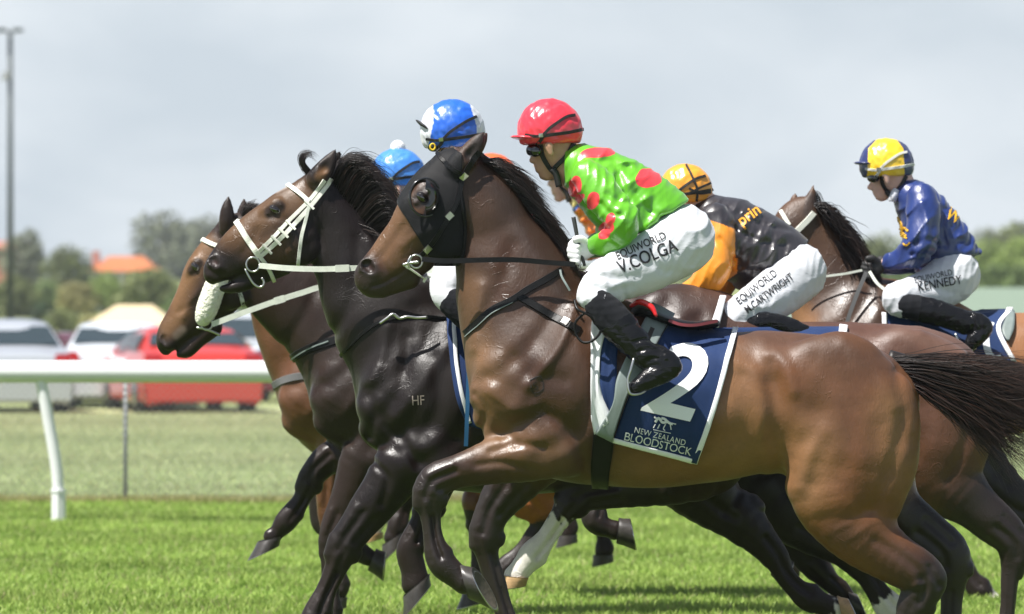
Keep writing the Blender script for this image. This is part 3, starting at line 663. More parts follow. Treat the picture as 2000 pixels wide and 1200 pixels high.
# ------------------------------------------------------------------ the other horses
BR2 = np.array((.026,.0145,.011)); BR3 = np.array((.062,.032,.020)); BAY = np.array((.30,.115,.038)); BR5 = np.array((.085,.038,.024)); BAY6 = np.array((.25,.115,.05))
HINDT = [(1640,740,90,.5),(1662,850,128,.52),(1655,925,118,.52),(1660,990,88,.6)]
H2 = horse('racehorse', 'very dark brown racehorse with white bridle and HF brand, second from the camera', 15.9, BR2, 'coat_dark', h=.0068, cx=693, oy=32,
    neck=[(590,420,652,354,.6),(606,480,690,392,.5),(614,528,728,440,.48),(627,570,768,485,.5),(644,643,820,540,.56),(667,697,865,580,.66),(690,740,880,640,.74)],
    head=[(590,346,652,420,.6),(556,367,622,486,.56),(525,387,602,522,.52),(495,410,566,532,.5),(464,436,525,540,.5),(433,467,492,544,.5),(414,492,462,545,.56),(405,512,440,550,.62),(405,524,428,552,.62)],
    ears=[([(617,350,21),(630,336,21),(643,316,16),(655,293,4)], -.05), ([(625,348,16),(645,325,15),(656,310,10),(664,297,3)], .05)],
    extra=[dict(p=[(586,478,44,.42,-.05),(592,486,36,.42,-.05)], k=.03), dict(p=[(586,478,44,.42,.05),(592,486,36,.42,.05)], k=.03),
           dict(p=[(541,404,17,.5,-.055),(520,412,9,.5,-.05)], k=.025), dict(p=[(418,511,15,.7,-.03),(428,520,14,.6,-.03)], k=.01),
           dict(p=[(436,563,8,1.1,0),(452,562,12,1.2,0),(475,556,16,1.0,0),(505,541,18,.9,0),(540,525,20,.8,0)], k=.008),
           dict(p=[(412,538,11,1.4,0),(424,545,11,1.4,0)], k=.01)],
    cuts=[dict(x=414,y=508,r=12,q=1.1,dy=-.054,k=.006,x2=419,y2=514,r2=9), dict(x=634,y=328,r=11,q=.7,dy=-.082,k=.006,x2=650,y2=303,r2=6)],
    grooves=[([(760,640),(745,700),(720,760)], 13, -7), ([(800,660),(790,740),(750,810)], 14, 8), ([(720,760),(735,800),(725,850)], 10, 7), ([(850,700),(860,780),(830,850)], 16, 7), ([(760,830),(790,860),(820,900)], 12, 7), ([(735,900),(760,930),(750,980)], 8, 6), ([(424,556),(445,549),(468,538),(482,532)], 4, 7), ([(565,455),(535,468),(505,488)], 8, -6), ([(622,450),(628,485),(604,520),(570,528)], 7, 6),
             ([(505,450),(490,478),(470,500)], 7, 4), ([(655,650),(690,590),(700,520),(700,470)], 14, 7), ([(720,470),(770,545),(800,580)], 14, -6), ([(530,424),(560,430),(590,440)], 7, 4),
             ([(480,452),(498,470),(512,488)], 6, -4)],
    legs=[dict(p=[(850,880,72),(790,905,58),(757,950,47),(718,1000,40),(685,1045,33),(670,1070,33),(656,1110,26),(638,1150,24),(622,1190,25),(612,1212,28),(598,1240,23),(592,1252,24)], dy=-.15, black=(.35,.6), sock=.83, hoof=(590,1254,24,-.35,1,-1,-.1), horn='horn_pale', g=(5,8)),
          dict(p=[(880,850,70),(862,905,50),(850,955,35),(838,985,30),(822,1020,24),(806,1060,27),(800,1082,29),(808,1116,27),(812,1140,29)], dy=.13, black=(.2,.4), hoof=(813,1142,28,.05,1,-.75,.62), g=(3,5), hs=1.05),
          dict(p=[(1440,800,95,.5),(1380,880,90,.55),(1290,930,58),(1205,955,38),(1150,965,33),(1122,974,33),(1095,1010,25),(1068,1050,23),(1042,1082,27),(1028,1098,26),(1012,1118,23),(1008,1124,23)], dy=-.06, black=(.1,.2), sock=.55, hoof=(1005,1126,23,-.45,1,-1,-.1), horn='horn_pale', g=(5,8), hs=.75),
          dict(p=[(1400,820,90,.5),(1340,900,85),(1380,960,66),(1440,1010,48),(1490,1060,38),(1514,1090,31),(1530,1120,25),(1556,1150,25),(1580,1168,28),(1610,1182,24),(1635,1190,24)], dy=.12, black=(.1,.2), sock=.97, hoof=(1640,1192,24,1,.35,.2,1), horn='horn_pale')],
    paints=[([(405,520),(440,555)], 26, BLACK, .6, .9), ([(420,514)], 5, (.09,.016,.012), .5, .9), ([(414,508),(420,514)], 13, BLACK, .4, .8), ([(540,370),(556,362)], 7, (.6,.58,.55), .4, .9), ([(450,455),(500,425),(540,400),(580,380)], 30, TAN*.55, .8, .75), ([(500,480),(540,490)], 30, TAN*.4, .9, .7),([(634,330),(651,302)], 11, BLACK, .5, .9), ([(625,345),(632,335)], 9, TAN*.7, .7, .8)],
    eyes=[(537,410,11,-33)], bounds=(395,280,1720,1330), group=GRP)
eye(H2, 537, 410, 12, -33)
H3 = horse('racehorse', 'dark brown racehorse at far left with a white sheepskin cheekpiece along its nose', 17.4, BR3, 'coat_dark', h=.0075, cx=603, oy=32,
    neck=[(446,500,498,424,.55),(466,545,540,445,.48),(482,600,590,500,.48),(541,666,660,540,.54),(574,700,720,580,.62),(600,750,760,620,.72)],
    head=[(425,436,500,500,.55),(402,465,482,560,.55),(383,488,470,590,.52),(368,527,450,618,.5),(352,560,428,632,.5),(331,600,400,655,.5),(314,634,372,672,.54),(309,655,345,682,.6),(314,668,336,690,.6)],
    ears=[([(440,448,13),(443,430,16),(444,408,12),(446,385,3)], -.05), ([(470,440,12),(474,415,11),(477,391,3)], .05)],
    extra=[dict(p=[(452,566,38,.42,-.05),(455,574,30,.42,-.05)], k=.03), dict(p=[(384,515,15,.5,-.05),(372,528,9,.5,-.045)], k=.025),
           dict(p=[(322,664,13,.7,-.025),(330,672,13,.6,-.025)], k=.01), dict(p=[(352,690,9,1.1,0),(368,686,12,1.1,0),(390,664,15,1,0),(418,640,18,.9,0)], k=.008)],
    cuts=[dict(x=318,y=660,r=10,q=1.1,dy=-.05,k=.005,x2=321,y2=668,r2=8)],
    grooves=[([(336,694),(350,676),(366,664),(380,655)], 4, 6), ([(400,560),(375,590),(360,620)], 7, -6), ([(350,610),(370,600),(385,585)], 5, 4), ([(560,670),(600,610),(620,560)], 13, 6)],
    legs=[dict(p=[(760,870,62),(712,895,46),(690,950,38),(668,1000,32),(652,1040,28),(648,1066,27),(645,1110,22),(645,1160,21),(645,1190,24),(640,1215,21)], dy=-.14, black=(.3,.6), hoof=(640,1217,22,-.2,1,-1,0), g=(5,7)),
          dict(p=[(740,860,56),(690,885,42),(645,894,32),(614,922,27),(604,942,25),(590,972,20),(572,1000,21),(557,1020,23),(541,1040,17),(532,1048,18)], dy=.13, black=(.15,.3), hoof=(527,1052,20,-.35,1,-1,.22), g=(4,7)),
          dict(p=[(1300,820,80,.5),(1380,900,74,.55),(1460,980,50),(1545,1050,34),(1585,1095,30),(1620,1135,24),(1640,1150,23),(1655,1170,20)], dy=.1, black=(.05,.1), hoof=(1660,1176,20,.9,.5,.2,1), horn='horn'),
          dict(p=[(1330,830,80,.5),(1450,920,74,.55),(1560,1020,52),(1640,1065,38),(1672,1092,33),(1692,1122,27),(1715,1158,27),(1735,1185,28),(1750,1215,24)], dy=-.1, black=(.05,.1), sock=.81, hoof=(1752,1220,24,.4,1,-1,.3), horn='horn_pale')],
    paints=[([(312,660),(345,690)], 20, BLACK, .6, .9), ([(345,580),(372,520),(400,480)], 22, TAN*.8, .8, .8), ([(330,640),(350,610)], 18, TAN*.9, .8, .7), ([(345,655),(356,645)], 8, (.2,.15,.12), .6, .7), ([(443,425),(446,395)], 8, BLACK, .4, .9)],
    eyes=[(382,522,9.5,-52)], bounds=(295,370,1770,1300), group=GRP)
eye(H3, 382, 522, 10.5, -52)
H4 = horse('racehorse', 'orange bay racehorse with black breast strap, its head hidden beyond the leftmost horse', 18.6, BAY, h=.0085, cx=542, oy=42,
    neck=[(470,560,520,470,.5),(500,610,600,500,.5),(515,680,650,560,.56),(530,730,690,600,.66),(545,770,700,660,.72)],
    ears=[([(488,478,12),(492,464,12),(497,448,9),(501,434,3)], -.045), ([(494,476,11),(500,462,11),(506,446,8),(511,433,3)], .045)],
    head=[(480,468,520,560,.6),(455,490,490,580,.56),(430,520,470,600,.5),(405,560,440,620,.5),(395,590,425,630,.6)],
    legs=[dict(p=[(720,850,56),(668,875,44),(648,925,33),(645,980,27),(648,1010,26),(652,1060,20),(656,1110,20),(660,1140,23),(655,1165,19)], dy=-.13, black=(.5,.62), hoof=(655,1167,20,-.2,1,-1,0)),
          dict(p=[(720,840,56),(668,880,46),(632,950,30),(624,1005,24),(632,1028,23),(660,1046,19),(690,1066,20),(706,1080,22),(722,1090,17)], dy=.12, black=(.15,.3), hoof=(726,1093,19,.8,.35,-.35,.9)),
          dict(p=[(1150,800,90,.5),(1080,880,84,.55),(1030,950,58),(1058,990,36),(1064,1018,27),(1040,1050,21),(1012,1084,20),(990,1108,23),(972,1128,19)], dy=-.1, black=(.35,.5), hoof=(968,1132,20,-.6,.8,-.8,-.5)),
          dict(p=[(1150,800,90,.5),(1100,880,80,.55),(960,960,50),(940,1010,30),(938,1060,22),(935,1110,20),(930,1150,22)], dy=.12, black=(.3,.45), hoof=(928,1155,20,-.2,1,-1,0))],
    paints=[([(575,860),(640,880)], 40, TAN*.7, .9, .6)], bounds=(385,425,1300,1230), group=GRP)
H5 = horse('racehorse', 'chestnut brown racehorse behind the front horse, mostly its rump and tail showing', 16.9, BR5, h=.008, cx=1152, oy=-14,
    neck=[(985,600,1020,530,.55),(1040,640,1080,530,.5),(1090,680,1150,545,.55),(1130,710,1240,575,.64)],
    ears=[([(990,545,13),(998,530,13),(1006,514,9),(1012,502,3)], -.045), ([(996,545,12),(1005,530,12),(1013,515,8),(1019,503,3)], .045)],
    head=[(985,535,1010,600,.6),(960,560,990,630,.56),(940,590,965,650,.5),(925,620,945,660,.55)],
    legs=[dict(p=[(1290,840,50),(1340,900,38),(1390,960,29),(1430,1005,25),(1470,1048,19),(1500,1085,21),(1512,1098,18)], dy=.12, black=(.1,.3), hoof=(1518,1104,19,.8,.6,-.6,.8)),
          dict(p=[(1270,830,60),(1215,880,44),(1185,930,30),(1172,965,24),(1165,990,23),(1160,1008,25),(1172,1026,23),(1190,1032,20),(1200,1036,20)], dy=-.14, black=(.1,.2), hoof=(1206,1037,21,1,.15,-.1,1), horn='horn'),
          dict(p=[(1800,740,80,.5),(1822,830,112,.52),(1825,900,96,.52),(1852,940,70,.6),(1895,980,50,.7),(1940,1020,42),(1974,1050,36),(1984,1085,31),(1976,1130,24),(1970,1200,22),(1965,1260,22),(1955,1285,26),(1935,1305,20)], q=.7, dy=-.12, black=(.12,.34), hoof=(1930,1308,21,-.4,1,-1,0), k=.04),
          dict(p=[(1820,820,90,.5),(1880,900,80,.55),(1960,970,52),(2030,1010,40),(2045,1050,30),(2030,1120,22),(2020,1200,22)], q=.7, dy=.13, black=(.0,.1), k=.04)],  # far hind leg dark all the way up, shade painted into its colour
    paints=[([(1760,640),(1880,680)], 22, (.2,.12,.09), 1, .35)], bounds=(915,490,2070,1330), group=GRP)
H6 = horse('racehorse', 'bay racehorse at far right with white browband, head turned away, ridden in navy', 18.1, BAY6, h=.0085, cx=1548, oy=-30,
    neck=[(1530,470,1592,400,.6),(1548,510,1618,430,.55),(1552,555,1655,465,.5),(1552,600,1690,510,.52),(1556,650,1715,560,.6),(1570,690,1730,600,.7)],
    head=[(1540,398,1600,450,.8),(1522,415,1580,480,.8),(1508,440,1556,505,.75),(1494,470,1530,520,.7),(1482,500,1512,535,.7),(1476,520,1500,545,.7)],
    ears=[([(1572,420,13),(1580,400,14),(1586,380,9),(1588,363,3)], -.03), ([(1548,410,11),(1550,395,9),(1553,380,3)], .05)],
    legs=[dict(T=1,p=[(1085,862,72),(1040,920,48),(1005,985,36),(1000,1020,33),(1010,1060,25),(1020,1120,22),(1025,1150,26),(1010,1180,22)], dy=-.12, black=(.3,.5), hoof=(1008,1184,24,-.3,1,-1,0)),
          dict(T=1,p=[(1085,862,72),(1060,930,46),(1060,1000,33),(1066,1040,30),(1100,1080,24),(1140,1120,26),(1165,1125,22)], dy=.12, black=(.3,.5), hoof=(1170,1128,24,1,.1,0,1)),
          dict(T=1,p=HINDT+[(1693,1050,60),(1742,1088,46),(1793,1118,42),(1806,1138,38),(1790,1175,32),(1748,1290,26)], q=.7, dy=-.12, black=(.4,.55)),
          dict(T=1,p=HINDT+[(1693,1050,60),(1650,1100,40),(1600,1150,34),(1580,1250,26)], q=.7, dy=.12, black=(.4,.55))],
    paints=[([(1585,385),(1578,415)], 10, DARKB, .5, .8), ([(1545,440),(1600,420)], 26, DARKB, .9, .6), ([(1640,540),(1700,600)], 60, DARKB, .9, .7), ([(1560,620),(1575,650)], 25, TAN*1.5, .9, .6)],
    bounds=(1465,350,2330,1180), group=GRP)
# two more runners, almost wholly behind the others
SIDE_NECK = lambda T: [(*T(880,400), *T(945,314), .6),(*T(905,530), *T(1040,420), .52),(*T(912,600), *T(1092,478), .55),(*T(918,680), *T(1135,540), .62)]
SIDE_HEAD = lambda T: [(*T(858,303), *T(925,400), .62),(*T(802,372), *T(884,500), .56),(*T(757,442), *T(830,535), .5),(*T(718,494), *T(776,566), .55),(*T(705,524), *T(742,566), .6)]
T8, k8 = T_hero(19.7, 800, 30)
H8 = horse('racehorse', 'dark racehorse hidden in the middle, only a white-socked pale hoof and a grey hoof showing', 19.7, BR3, 'coat_dark', h=.011, cx=800, oy=30,
    neck=SIDE_NECK(lambda x, y: (T8(x, y)[0], T8(x, y)[1]+70)), head=SIDE_HEAD(lambda x, y: (T8(x, y)[0]+20, T8(x, y)[1]+90)), ears=[([(T8(893+a, 332)[0]+20, T8(893, 332)[1]+90, 16), (T8(912+a, 308)[0]+20, T8(893, 308)[1]+90, 14), (T8(943+a, 270)[0]+20, T8(943, 270)[1]+90, 3)], dy_) for a, dy_ in ((0, -.05), (9, .05))],
    legs=[dict(p=[(900,840,54),(845,890,40),(810,940,28),(794,972,23),(786,1000,19),(778,1022,21),(770,1040,18),(767,1050,19)], dy=-.1, black=(.2,.4), hoof=(766,1052,20,.1,1,-.8,.5), hs=1.0),
          dict(p=[(890,840,54),(830,890,40),(790,930,28),(765,955,23),(750,985,19),(738,1010,21),(730,1030,18),(727,1040,18)], dy=.12, black=(.2,.4), sock=.72, hoof=(726,1042,19,-.15,1,-1,.1), horn='horn_pale', hs=.6),
          dict(p=[(1360,800,80,.5),(1400,860,74,.5),(1440,930,52),(1490,1010,32),(1530,1076,24),(1566,1120,19),(1600,1148,21),(1612,1158,18)], q=.7, dy=-.1, black=(.1,.3), hoof=(1618,1162,18,.8,.6,-.6,.8))],
    bounds=(620,380,1560,1160), group=GRP)
T7, k7 = T_hero(21.0, 935, 20)
H7 = horse('racehorse', 'farthest dark racehorse in the pack, thin dark forelegs seen beneath the front horse', 21.0, BR3*1.3, 'coat_dark', h=.011, cx=935, oy=20,
    neck=SIDE_NECK(lambda x, y: (T7(x, y)[0], T7(x, y)[1]+60)), head=SIDE_HEAD(lambda x, y: (T7(x, y)[0]+20, T7(x, y)[1]+80)), ears=[([(T7(893+a, 332)[0]+20, T7(893, 332)[1]+80, 16), (T7(912+a, 308)[0]+20, T7(893, 308)[1]+80, 14), (T7(943+a, 270)[0]+20, T7(943, 270)[1]+80, 3)], dy_) for a, dy_ in ((0, -.05), (9, .05))],
    legs=[dict(p=[(1060,820,46),(1080,880,36),(1108,930,22),(1112,960,19),(1112,1000,16),(1112,1030,17),(1110,1044,15)], dy=-.1, black=(.05,.2), hoof=(1109,1045,16,-.1,1,-1,0), hs=.8),
          dict(p=[(1070,820,46),(1110,880,38),(1148,930,24),(1160,975,20),(1170,1010,17),(1178,1050,17),(1180,1070,18),(1178,1082,16)], dy=.1, black=(.05,.2), hoof=(1178,1084,17,-.1,1,-1,0), hs=.75),
          dict(T=1,p=HINDT+[(1693,1050,60),(1742,1088,46)], q=.7, dy=-.1, black=(.3,.5)),
          dict(p=[(1560,840,70,.5),(1680,940,60,.55),(1790,1010,38),(1850,1060,28),(1880,1095,22),(1896,1130,22),(1912,1150,24),(1930,1168,20),(1938,1176,20)], q=.7, dy=.1, black=(.1,.2), sock=.86, hoof=(1942,1180,20,.6,.9,-.7,.6), horn='horn_pale')],
    bounds=(740,380,2000,1240), group=GRP)

eye(H4, 447, 548, 9); eye(H5, 972, 580, 10)
eye(H8, T8(826, 386)[0]+20, T8(826, 386)[1]+90, 10); eye(H7, T7(826, 386)[0]+20, T7(826, 386)[1]+80, 10)
# ------------------------------------------------------------------ manes, tails, tack
M = MATS
def bitring(x, y, r, H, parent, dy, wr=1.9):
    tubepx('bit_ring', [(x+r*math.cos(a), y+r*1.08*math.sin(a), dy) for a in np.linspace(0, 2*math.pi, 13)], wr, M['steel'], parent, H['d'], 3, 8)
# front horse
R, bv, d = H1['root'], H1['bvh'], 15.0
hair('mane', [[(945,314),(966,312),(990,322),(1022,340)],[(960,322),(990,330),(1024,352),(1062,385)],[(985,352),(1012,362),(1042,392),(1078,425)],[(1015,388),(1040,398),(1066,425),(1098,462)],[(1045,425),(1066,434),(1090,458),(1112,498)],[(1075,460),(1090,470),(1106,492),(1116,524)],[(1100,485),(1112,492),(1122,510),(1128,540)]],
     2100, M['mane'], R, d, r=.85, spread=7, ydepth=.05, seed=3, frizz=3.5, y0=-.015)
hair('forelock', [[(925,300),(934,306),(944,318),(958,330)],[(935,295),(948,305),(960,318),(975,326)]], 130, M['mane'], R, d, r=.6, spread=4, ydepth=.04, seed=5)
hair('tail', [[(1745,700),(1800,700),(1880,706),(1960,714),(2070,724)],[(1752,712),(1810,716),(1890,732),(1970,752),(2080,770)],[(1762,724),(1820,736),(1900,764),(1975,798),(2070,836)],[(1772,738),(1822,756),(1890,792),(1960,842),(2050,900)],[(1783,756),(1822,778),(1880,820),(1935,880),(1995,960)]],
     2500, M['tail'], R, d+.02, r=.85, spread=15, ydepth=.10, seed=9, nseg=24, frizz=17, lenvar=.4)
tubepx('tail_dock', [(1735,700,0),(1775,712,0),(1830,732,0),(1890,765,0)], [17,17,12,5], M['dock'], R, d+.02)
hd = drape('hood', [(885,292),(852,296),(822,325),(795,358),(776,392),(796,428),(812,455),(828,482),(842,508)], [(902,300),(902,330),(898,352),(904,380),(909,410),(912,440),(911,470),(908,500),(895,520)],
     M['hood_cloth'], R, bv, d, off=.006, nu=34, nv=44, th=.003, hole=(829,386,27,33))
tubepx('eye_cup_rim', [(831+31*math.cos(a), 386+37*math.sin(a), -.105+.018*math.cos(a)) for a in np.linspace(0, 2*math.pi, 17)], 2.3, M['blinker_cup'], hd, d, 3, 8)
V = []; F_ = []
for i in range(15):
    for j in range(9):
        a = -1.45+2.9*i/14; t = j/8*1.25
        V.append(P(831+31*math.cos(a)*math.cos(t)-2, 386+37*math.sin(a)*math.cos(t*.9), d-.105-.055*math.sin(t*1.2)+.018*math.cos(a)))
for i in range(14):
    for j in range(8): o = i*9+j; F_.append((o, o+1, o+10, o+9))
mesh_np('eye_cup', V, F_, M['blinker_cup'], hd)
BR = strap('bridle', [(936,296),(920,318),(908,338),(900,362),(893,392),(880,418),(864,445),(848,470),(832,490),(818,503)], 10, M['black_leather'], R, bv, d, off=.011)
strap('browband', [(852,296),(864,312),(884,330),(906,342)], 8, M['black_leather'], BR, bv, d, off=.012)
strap('throatlash', [(904,342),(900,372),(902,405),(907,440),(905,470),(904,500)], 4.5, M['black_leather'], BR, bv, d, off=.011)
for (x, y) in ((878,422),(836,486),(905,345)):
    strap('buckle', [(x-5,y+5),(x+5,y-5)], 13, M['steel'], BR, bv, d, off=.016, th=.002, n=1); 
bitring(813, 511, 12, H1, BR, -.125)
strap('bit_strap', [(788,516),(800,524),(820,538),(840,553)], 4, M['white_leather'], BR, bv, d, off=.014)
tubepx('bit', [(787,518,-.12),(800,514,-.125),(818,512,-.13)], 3, M['steel'], BR, d)
tubepx('bit_bar', [(803,500,-.125),(797,512,-.13),(800,524,-.125)], 2.2, M['steel'], BR, d)
rein('rein', [(824,506,-.13),(870,510,-.17),(950,508,-.21),(1010,508,-.2),(1070,513,-.19),(1124,517,-.21)], 10, M['black_leather'], BR, d)
rein('rein', [(800,512,.12),(870,516,.15),(1010,512,.18),(1120,514,.16)], 9, M['black_leather'], BR, d)
BP = strap('breastplate', [(908,652),(930,632),(960,606),(1000,586),(1030,566),(1062,548),(1098,527)], 14, M['black_leather'], R, bv, d, off=.003)
strap('breastplate_edge', [(909,658),(932,638),(962,612),(1002,591)], 2, M['grey_leather'], BP, bv, d, off=.008, th=.002)
strap('breast_strap', [(1012,578),(1040,594),(1070,612),(1102,630),(1132,646)], 15, M['black_leather'], BP, bv, d, off=.006)
strap('buckle', [(1100,626),(1110,632)], 15, M['steel'], BP, bv, d, off=.012, th=.002, n=1)
tubepx('rein_loop', [(1122,586,-.27),(1128,604,-.30),(1150,616,-.31),(1170,632,-.31),(1172,650,-.31),(1155,667,-.31),(1137,668,-.3),(1124,650,-.29),(1124,630,-.29),(1142,612,-.29),(1160,606,-.28)], 2.6, M['black_leather'], BP, d)
rein('loose_strap', [(1094,527,-.2),(1097,540,-.21),(1106,556,-.22),(1113,568,-.22)], 4, M['grey_leather'], BP, d)
# brand on the shoulder
for pts in ([(1036,742),(1056,735),(1061,760),(1041,768),(1036,742)],): strap('brand', pts, 2.2, M['brand_scar'], R, bv, d, off=.001, th=.0015, n=2)
text_on('brand_letter', 'S', 1043, 763, 22, M['brand_scar'], R, bv, d, ang=15, off=.002)
# saddle, cloth and girth
SD = Field(d, .007, 1195, 570, 1440, 665, -.25, .25)
SD.chain([(1230,616,12,6),(1250,608,14,6),(1290,624,12,7),(1345,636,9,9),(1398,632,8,9)], k=.01); Vs, Qs = SD.mesh(3)
SA = mesh_np('saddle', Vs, Qs, M['black_leather'], R)
sf = drape('saddle_flap', [(1268,604),(1236,672),(1206,738),(1196,790),(1163,846)], [(1312,624),(1284,672),(1248,740),(1226,772),(1196,862)], M['grey_leather'], SA, bv, d, off=.024, nu=8, nv=30, th=.005)
strap('stitching', [(1308,628),(1282,674),(1250,735),(1226,776),(1200,850)], 2, M['black_leather'], SA, bv, d, off=.031, th=.001)
tubepx('pommel_pad', [(1232,598,-.16),(1250,590,-.2),(1272,600,-.22),(1282,618,-.24)], [4,6,6,3], mat('red_vinyl', (.55,.015,.015), rough=.2, coat=.5), SA, d)
rein('cantle', [(1306,626,-.17),(1330,634,-.18),(1360,635,-.18),(1402,627,-.15)], 6, M['maroon_leather'], SA, d, th=.02)
CL = drape('saddle_cloth', [(1296,618),(1262,695),(1228,775),(1198,862)], [(1441,645),(1422,712),(1394,810),(1360,903)], M['navy_cloth'], R, bv, d, off=.010, nu=36, nv=46, ripple=.005, seed=4)
drape('border', [(1432,643),(1413,711),(1385,809),(1350,902)], [(1442,645),(1423,712),(1395,810),(1361,904)], M['white_cloth'], CL, bv, d, off=.016, nu=3, nv=40)
drape('border', [(1198,854),(1197,863)], [(1353,894),(1351,903)], M['white_cloth'], CL, bv, d, off=.016, nu=40, nv=3)
drape('front_panel', [(1186,628),(1172,695),(1170,735),(1178,775),(1194,810)], [(1214,640),(1206,680),(1205,740),(1204,780),(1200,815)], M['navy_cloth'], CL, bv, d, off=.018, nu=8, nv=30, ripple=.003)
drape('front_edge', [(1156,628),(1152,680),(1152,770),(1156,818),(1161,847)], [(1188,630),(1173,695),(1171,735),(1182,778),(1197,818)], M['white_cloth'], CL, bv, d, off=.020, nu=8, nv=30, ripple=.006, seed=2)
text_on('number', '2', 1249, 797, 200, M['white_print'], CL, bv, d, ang=-13, off=.022, bold=.018, sx=1.06, shear=.20)
text_on('lettering', 'NEW ZEALAND', 1238, 843, 15.5, M['silver_print'], CL, bv, d, ang=-14, off=.024, sx=.86, space=1.12)
text_on('lettering', 'BLOODSTOCK', 1218, 857, 21.5, M['silver_print'], CL, bv, d, ang=-13, off=.024, sx=.93, space=1.0)
for pts, w in (([(1280,824),(1286,816),(1293,824),(1302,824)], 5), ([(1277,814),(1284,818)], 3), ([(1291,816),(1298,818),(1306,825),(1314,828)], 5), ([(1280,828),(1276,835)], 2), ([(1288,828),(1284,836)], 2), ([(1300,828),(1296,836),(1299,840)], 2), ([(1309,829),(1311,838)], 2), ([(1313,826),(1320,828)], 2), ([(1276,838),(1310,845)], 1.2)):
    strap('emblem', pts, w, M['silver_print'], CL, bv, d, off=.023, th=.002, n=4)
drape('girth', [(1160,838),(1156,880),(1154,925),(1157,958)], [(1200,858),(1196,890),(1190,925),(1188,960)], M['black_leather'], R, bv, d, off=.008, nu=8, nv=16, th=.006)
# stirrup leather and iron
st = tubepx('stirrup_iron', [(1238,700,-.36),(1232,722,-.37),(1226,745,-.37),(1230,768,-.37),(1246,770,-.36),(1262,760,-.33),(1262,735,-.29),(1250,712,-.3),(1238,700,-.33)], 2.6, M['steel'], SA, d)
rein('stirrup_leather', [(1275,640,-.27),(1262,670,-.285),(1244,702,-.33)], 9, M['black_leather'], SA, d)

# second horse
R, bv, d = H2['root'], H2['bvh'], 15.9
hair('mane', [[(644,358),(664,320),(690,305),(722,322)],[(656,372),(680,324),(712,316),(746,350)],[(672,388),(700,338),(732,336),(766,378)],[(690,408),(720,366),(752,362),(782,410)],[(710,434),(740,404),(768,402),(790,450)],[(734,462),(764,444),(786,456),(798,498)],[(758,494),(786,482),(805,498),(816,530)],[(680,420),(705,440),(735,470),(760,510)]],
     2800, M['mane'], R, d, r=.7, spread=9, ydepth=.07, seed=13, frizz=3.5)
hair('forelock', [[(612,345),(590,332),(583,305),(600,292),(622,306)],[(618,342),(600,326),(592,310),(604,300),(616,316)],[(610,348),(596,340),(588,322),(592,306),(606,300)]], 160, M['mane'], R, d, r=.6, spread=3, ydepth=.03, seed=15, nseg=16, frizz=2, lenvar=.5)
hair('ear_hair', [[(652,300),(660,296),(668,300)],[(656,305),(664,310),(668,320)]], 30, M['mane'], R, d, r=.5, spread=2, nseg=8)
hair('chin_whiskers', [[(455,566),(460,574),(466,586)],[(488,562),(494,572),(500,584)]], 60, M['mane'], R, d, r=.3, spread=3, nseg=6)
BR = strap('bridle', [(648,350),(638,364),(624,382),(606,404),(588,424),(566,448),(544,470),(522,490),(505,504)], 9, M['white_leather'], R, bv, d, off=.004)
strap('cheek_strap', [(634,352),(620,372),(604,392),(584,412),(560,436),(538,460),(516,482),(500,498)], 8, M['white_leather'], BR, bv, d, off=.003)
for (x, y) in ((604,400),(568,440),(554,455),(540,470),(522,487)): strap('keeper', [(x-9,y-9),(x+9,y+9)], 5, M['white_leather'], BR, bv, d, off=.011, th=.002, n=2)
strap('browband', [(560,360),(572,368),(588,380),(604,394)], 9, M['white_leather'], BR, bv, d, off=.006)
strap('throatlash', [(604,398),(597,430),(589,462),(585,492),(582,520)], 7, M['white_webbing'], BR, bv, d, off=.006)
strap('noseband', [(462,434),(470,446),(482,466),(496,486),(507,502)], 12, M['white_leather'], BR, bv, d, off=.006)
strap('chin_strap', [(506,500),(518,515),(527,530),(535,548)], 8, M['white_webbing'], BR, bv, d, off=.006)
bitring(494, 517, 13, H2, BR, -.125)
tubepx('bit_hook', [(479,526,-.12),(486,540,-.125),(495,554,-.125),(506,561,-.125),(514,558,-.125),(515,550,-.125),(511,543,-.125)], 2.2, M['steel'], BR, d)
rein('rein', [(506,519,-.14),(560,524,-.17),(620,526,-.19),(665,525,-.2),(702,524,-.2),(780,526,-.2),(865,530,-.2)], 11, M['white_webbing'], BR, d)
rein('rein_keeper', [(655,525,-.206),(682,524,-.206)], 14, M['white_webbing'], BR, d)
BP = strap('breastplate', [(660,700),(690,668),(720,642),(745,628),(790,618),(840,620),(885,622)], 7, M['black_leather'], R, bv, d, off=.003)
tubepx('breastplate_link', [(742,632,-.235),(756,622,-.24),(768,614,-.24),(780,622,-.24),(796,619,-.24),(815,621,-.24),(835,620,-.24)], 3, M['steel'], BP, d)
text_on('brand', 'HF', 804, 792, 27, M['brand_pale'], R, bv, d, ang=3, off=.0015, sx=.8)
CL = drape('saddle_cloth', [(872,618),(876,680),(884,740),(894,790),(912,830)], [(1060,620),(1065,680),(1070,740),(1075,790),(1080,880)], M['navy_cloth'], R, bv, d, off=.012, nu=24, nv=30, ripple=.006)
drape('border', [(882,618),(884,680),(892,740),(902,790),(914,828)], [(890,618),(891,680),(899,740),(909,788),(922,826)], M['white_cloth'], CL, bv, d, off=.022, nu=3, nv=26)
rein('surcingle', [(916,700,-.3),(914,760,-.31),(912,820,-.31),(910,872,-.3)], 8, M['blue_strap'], CL, d)
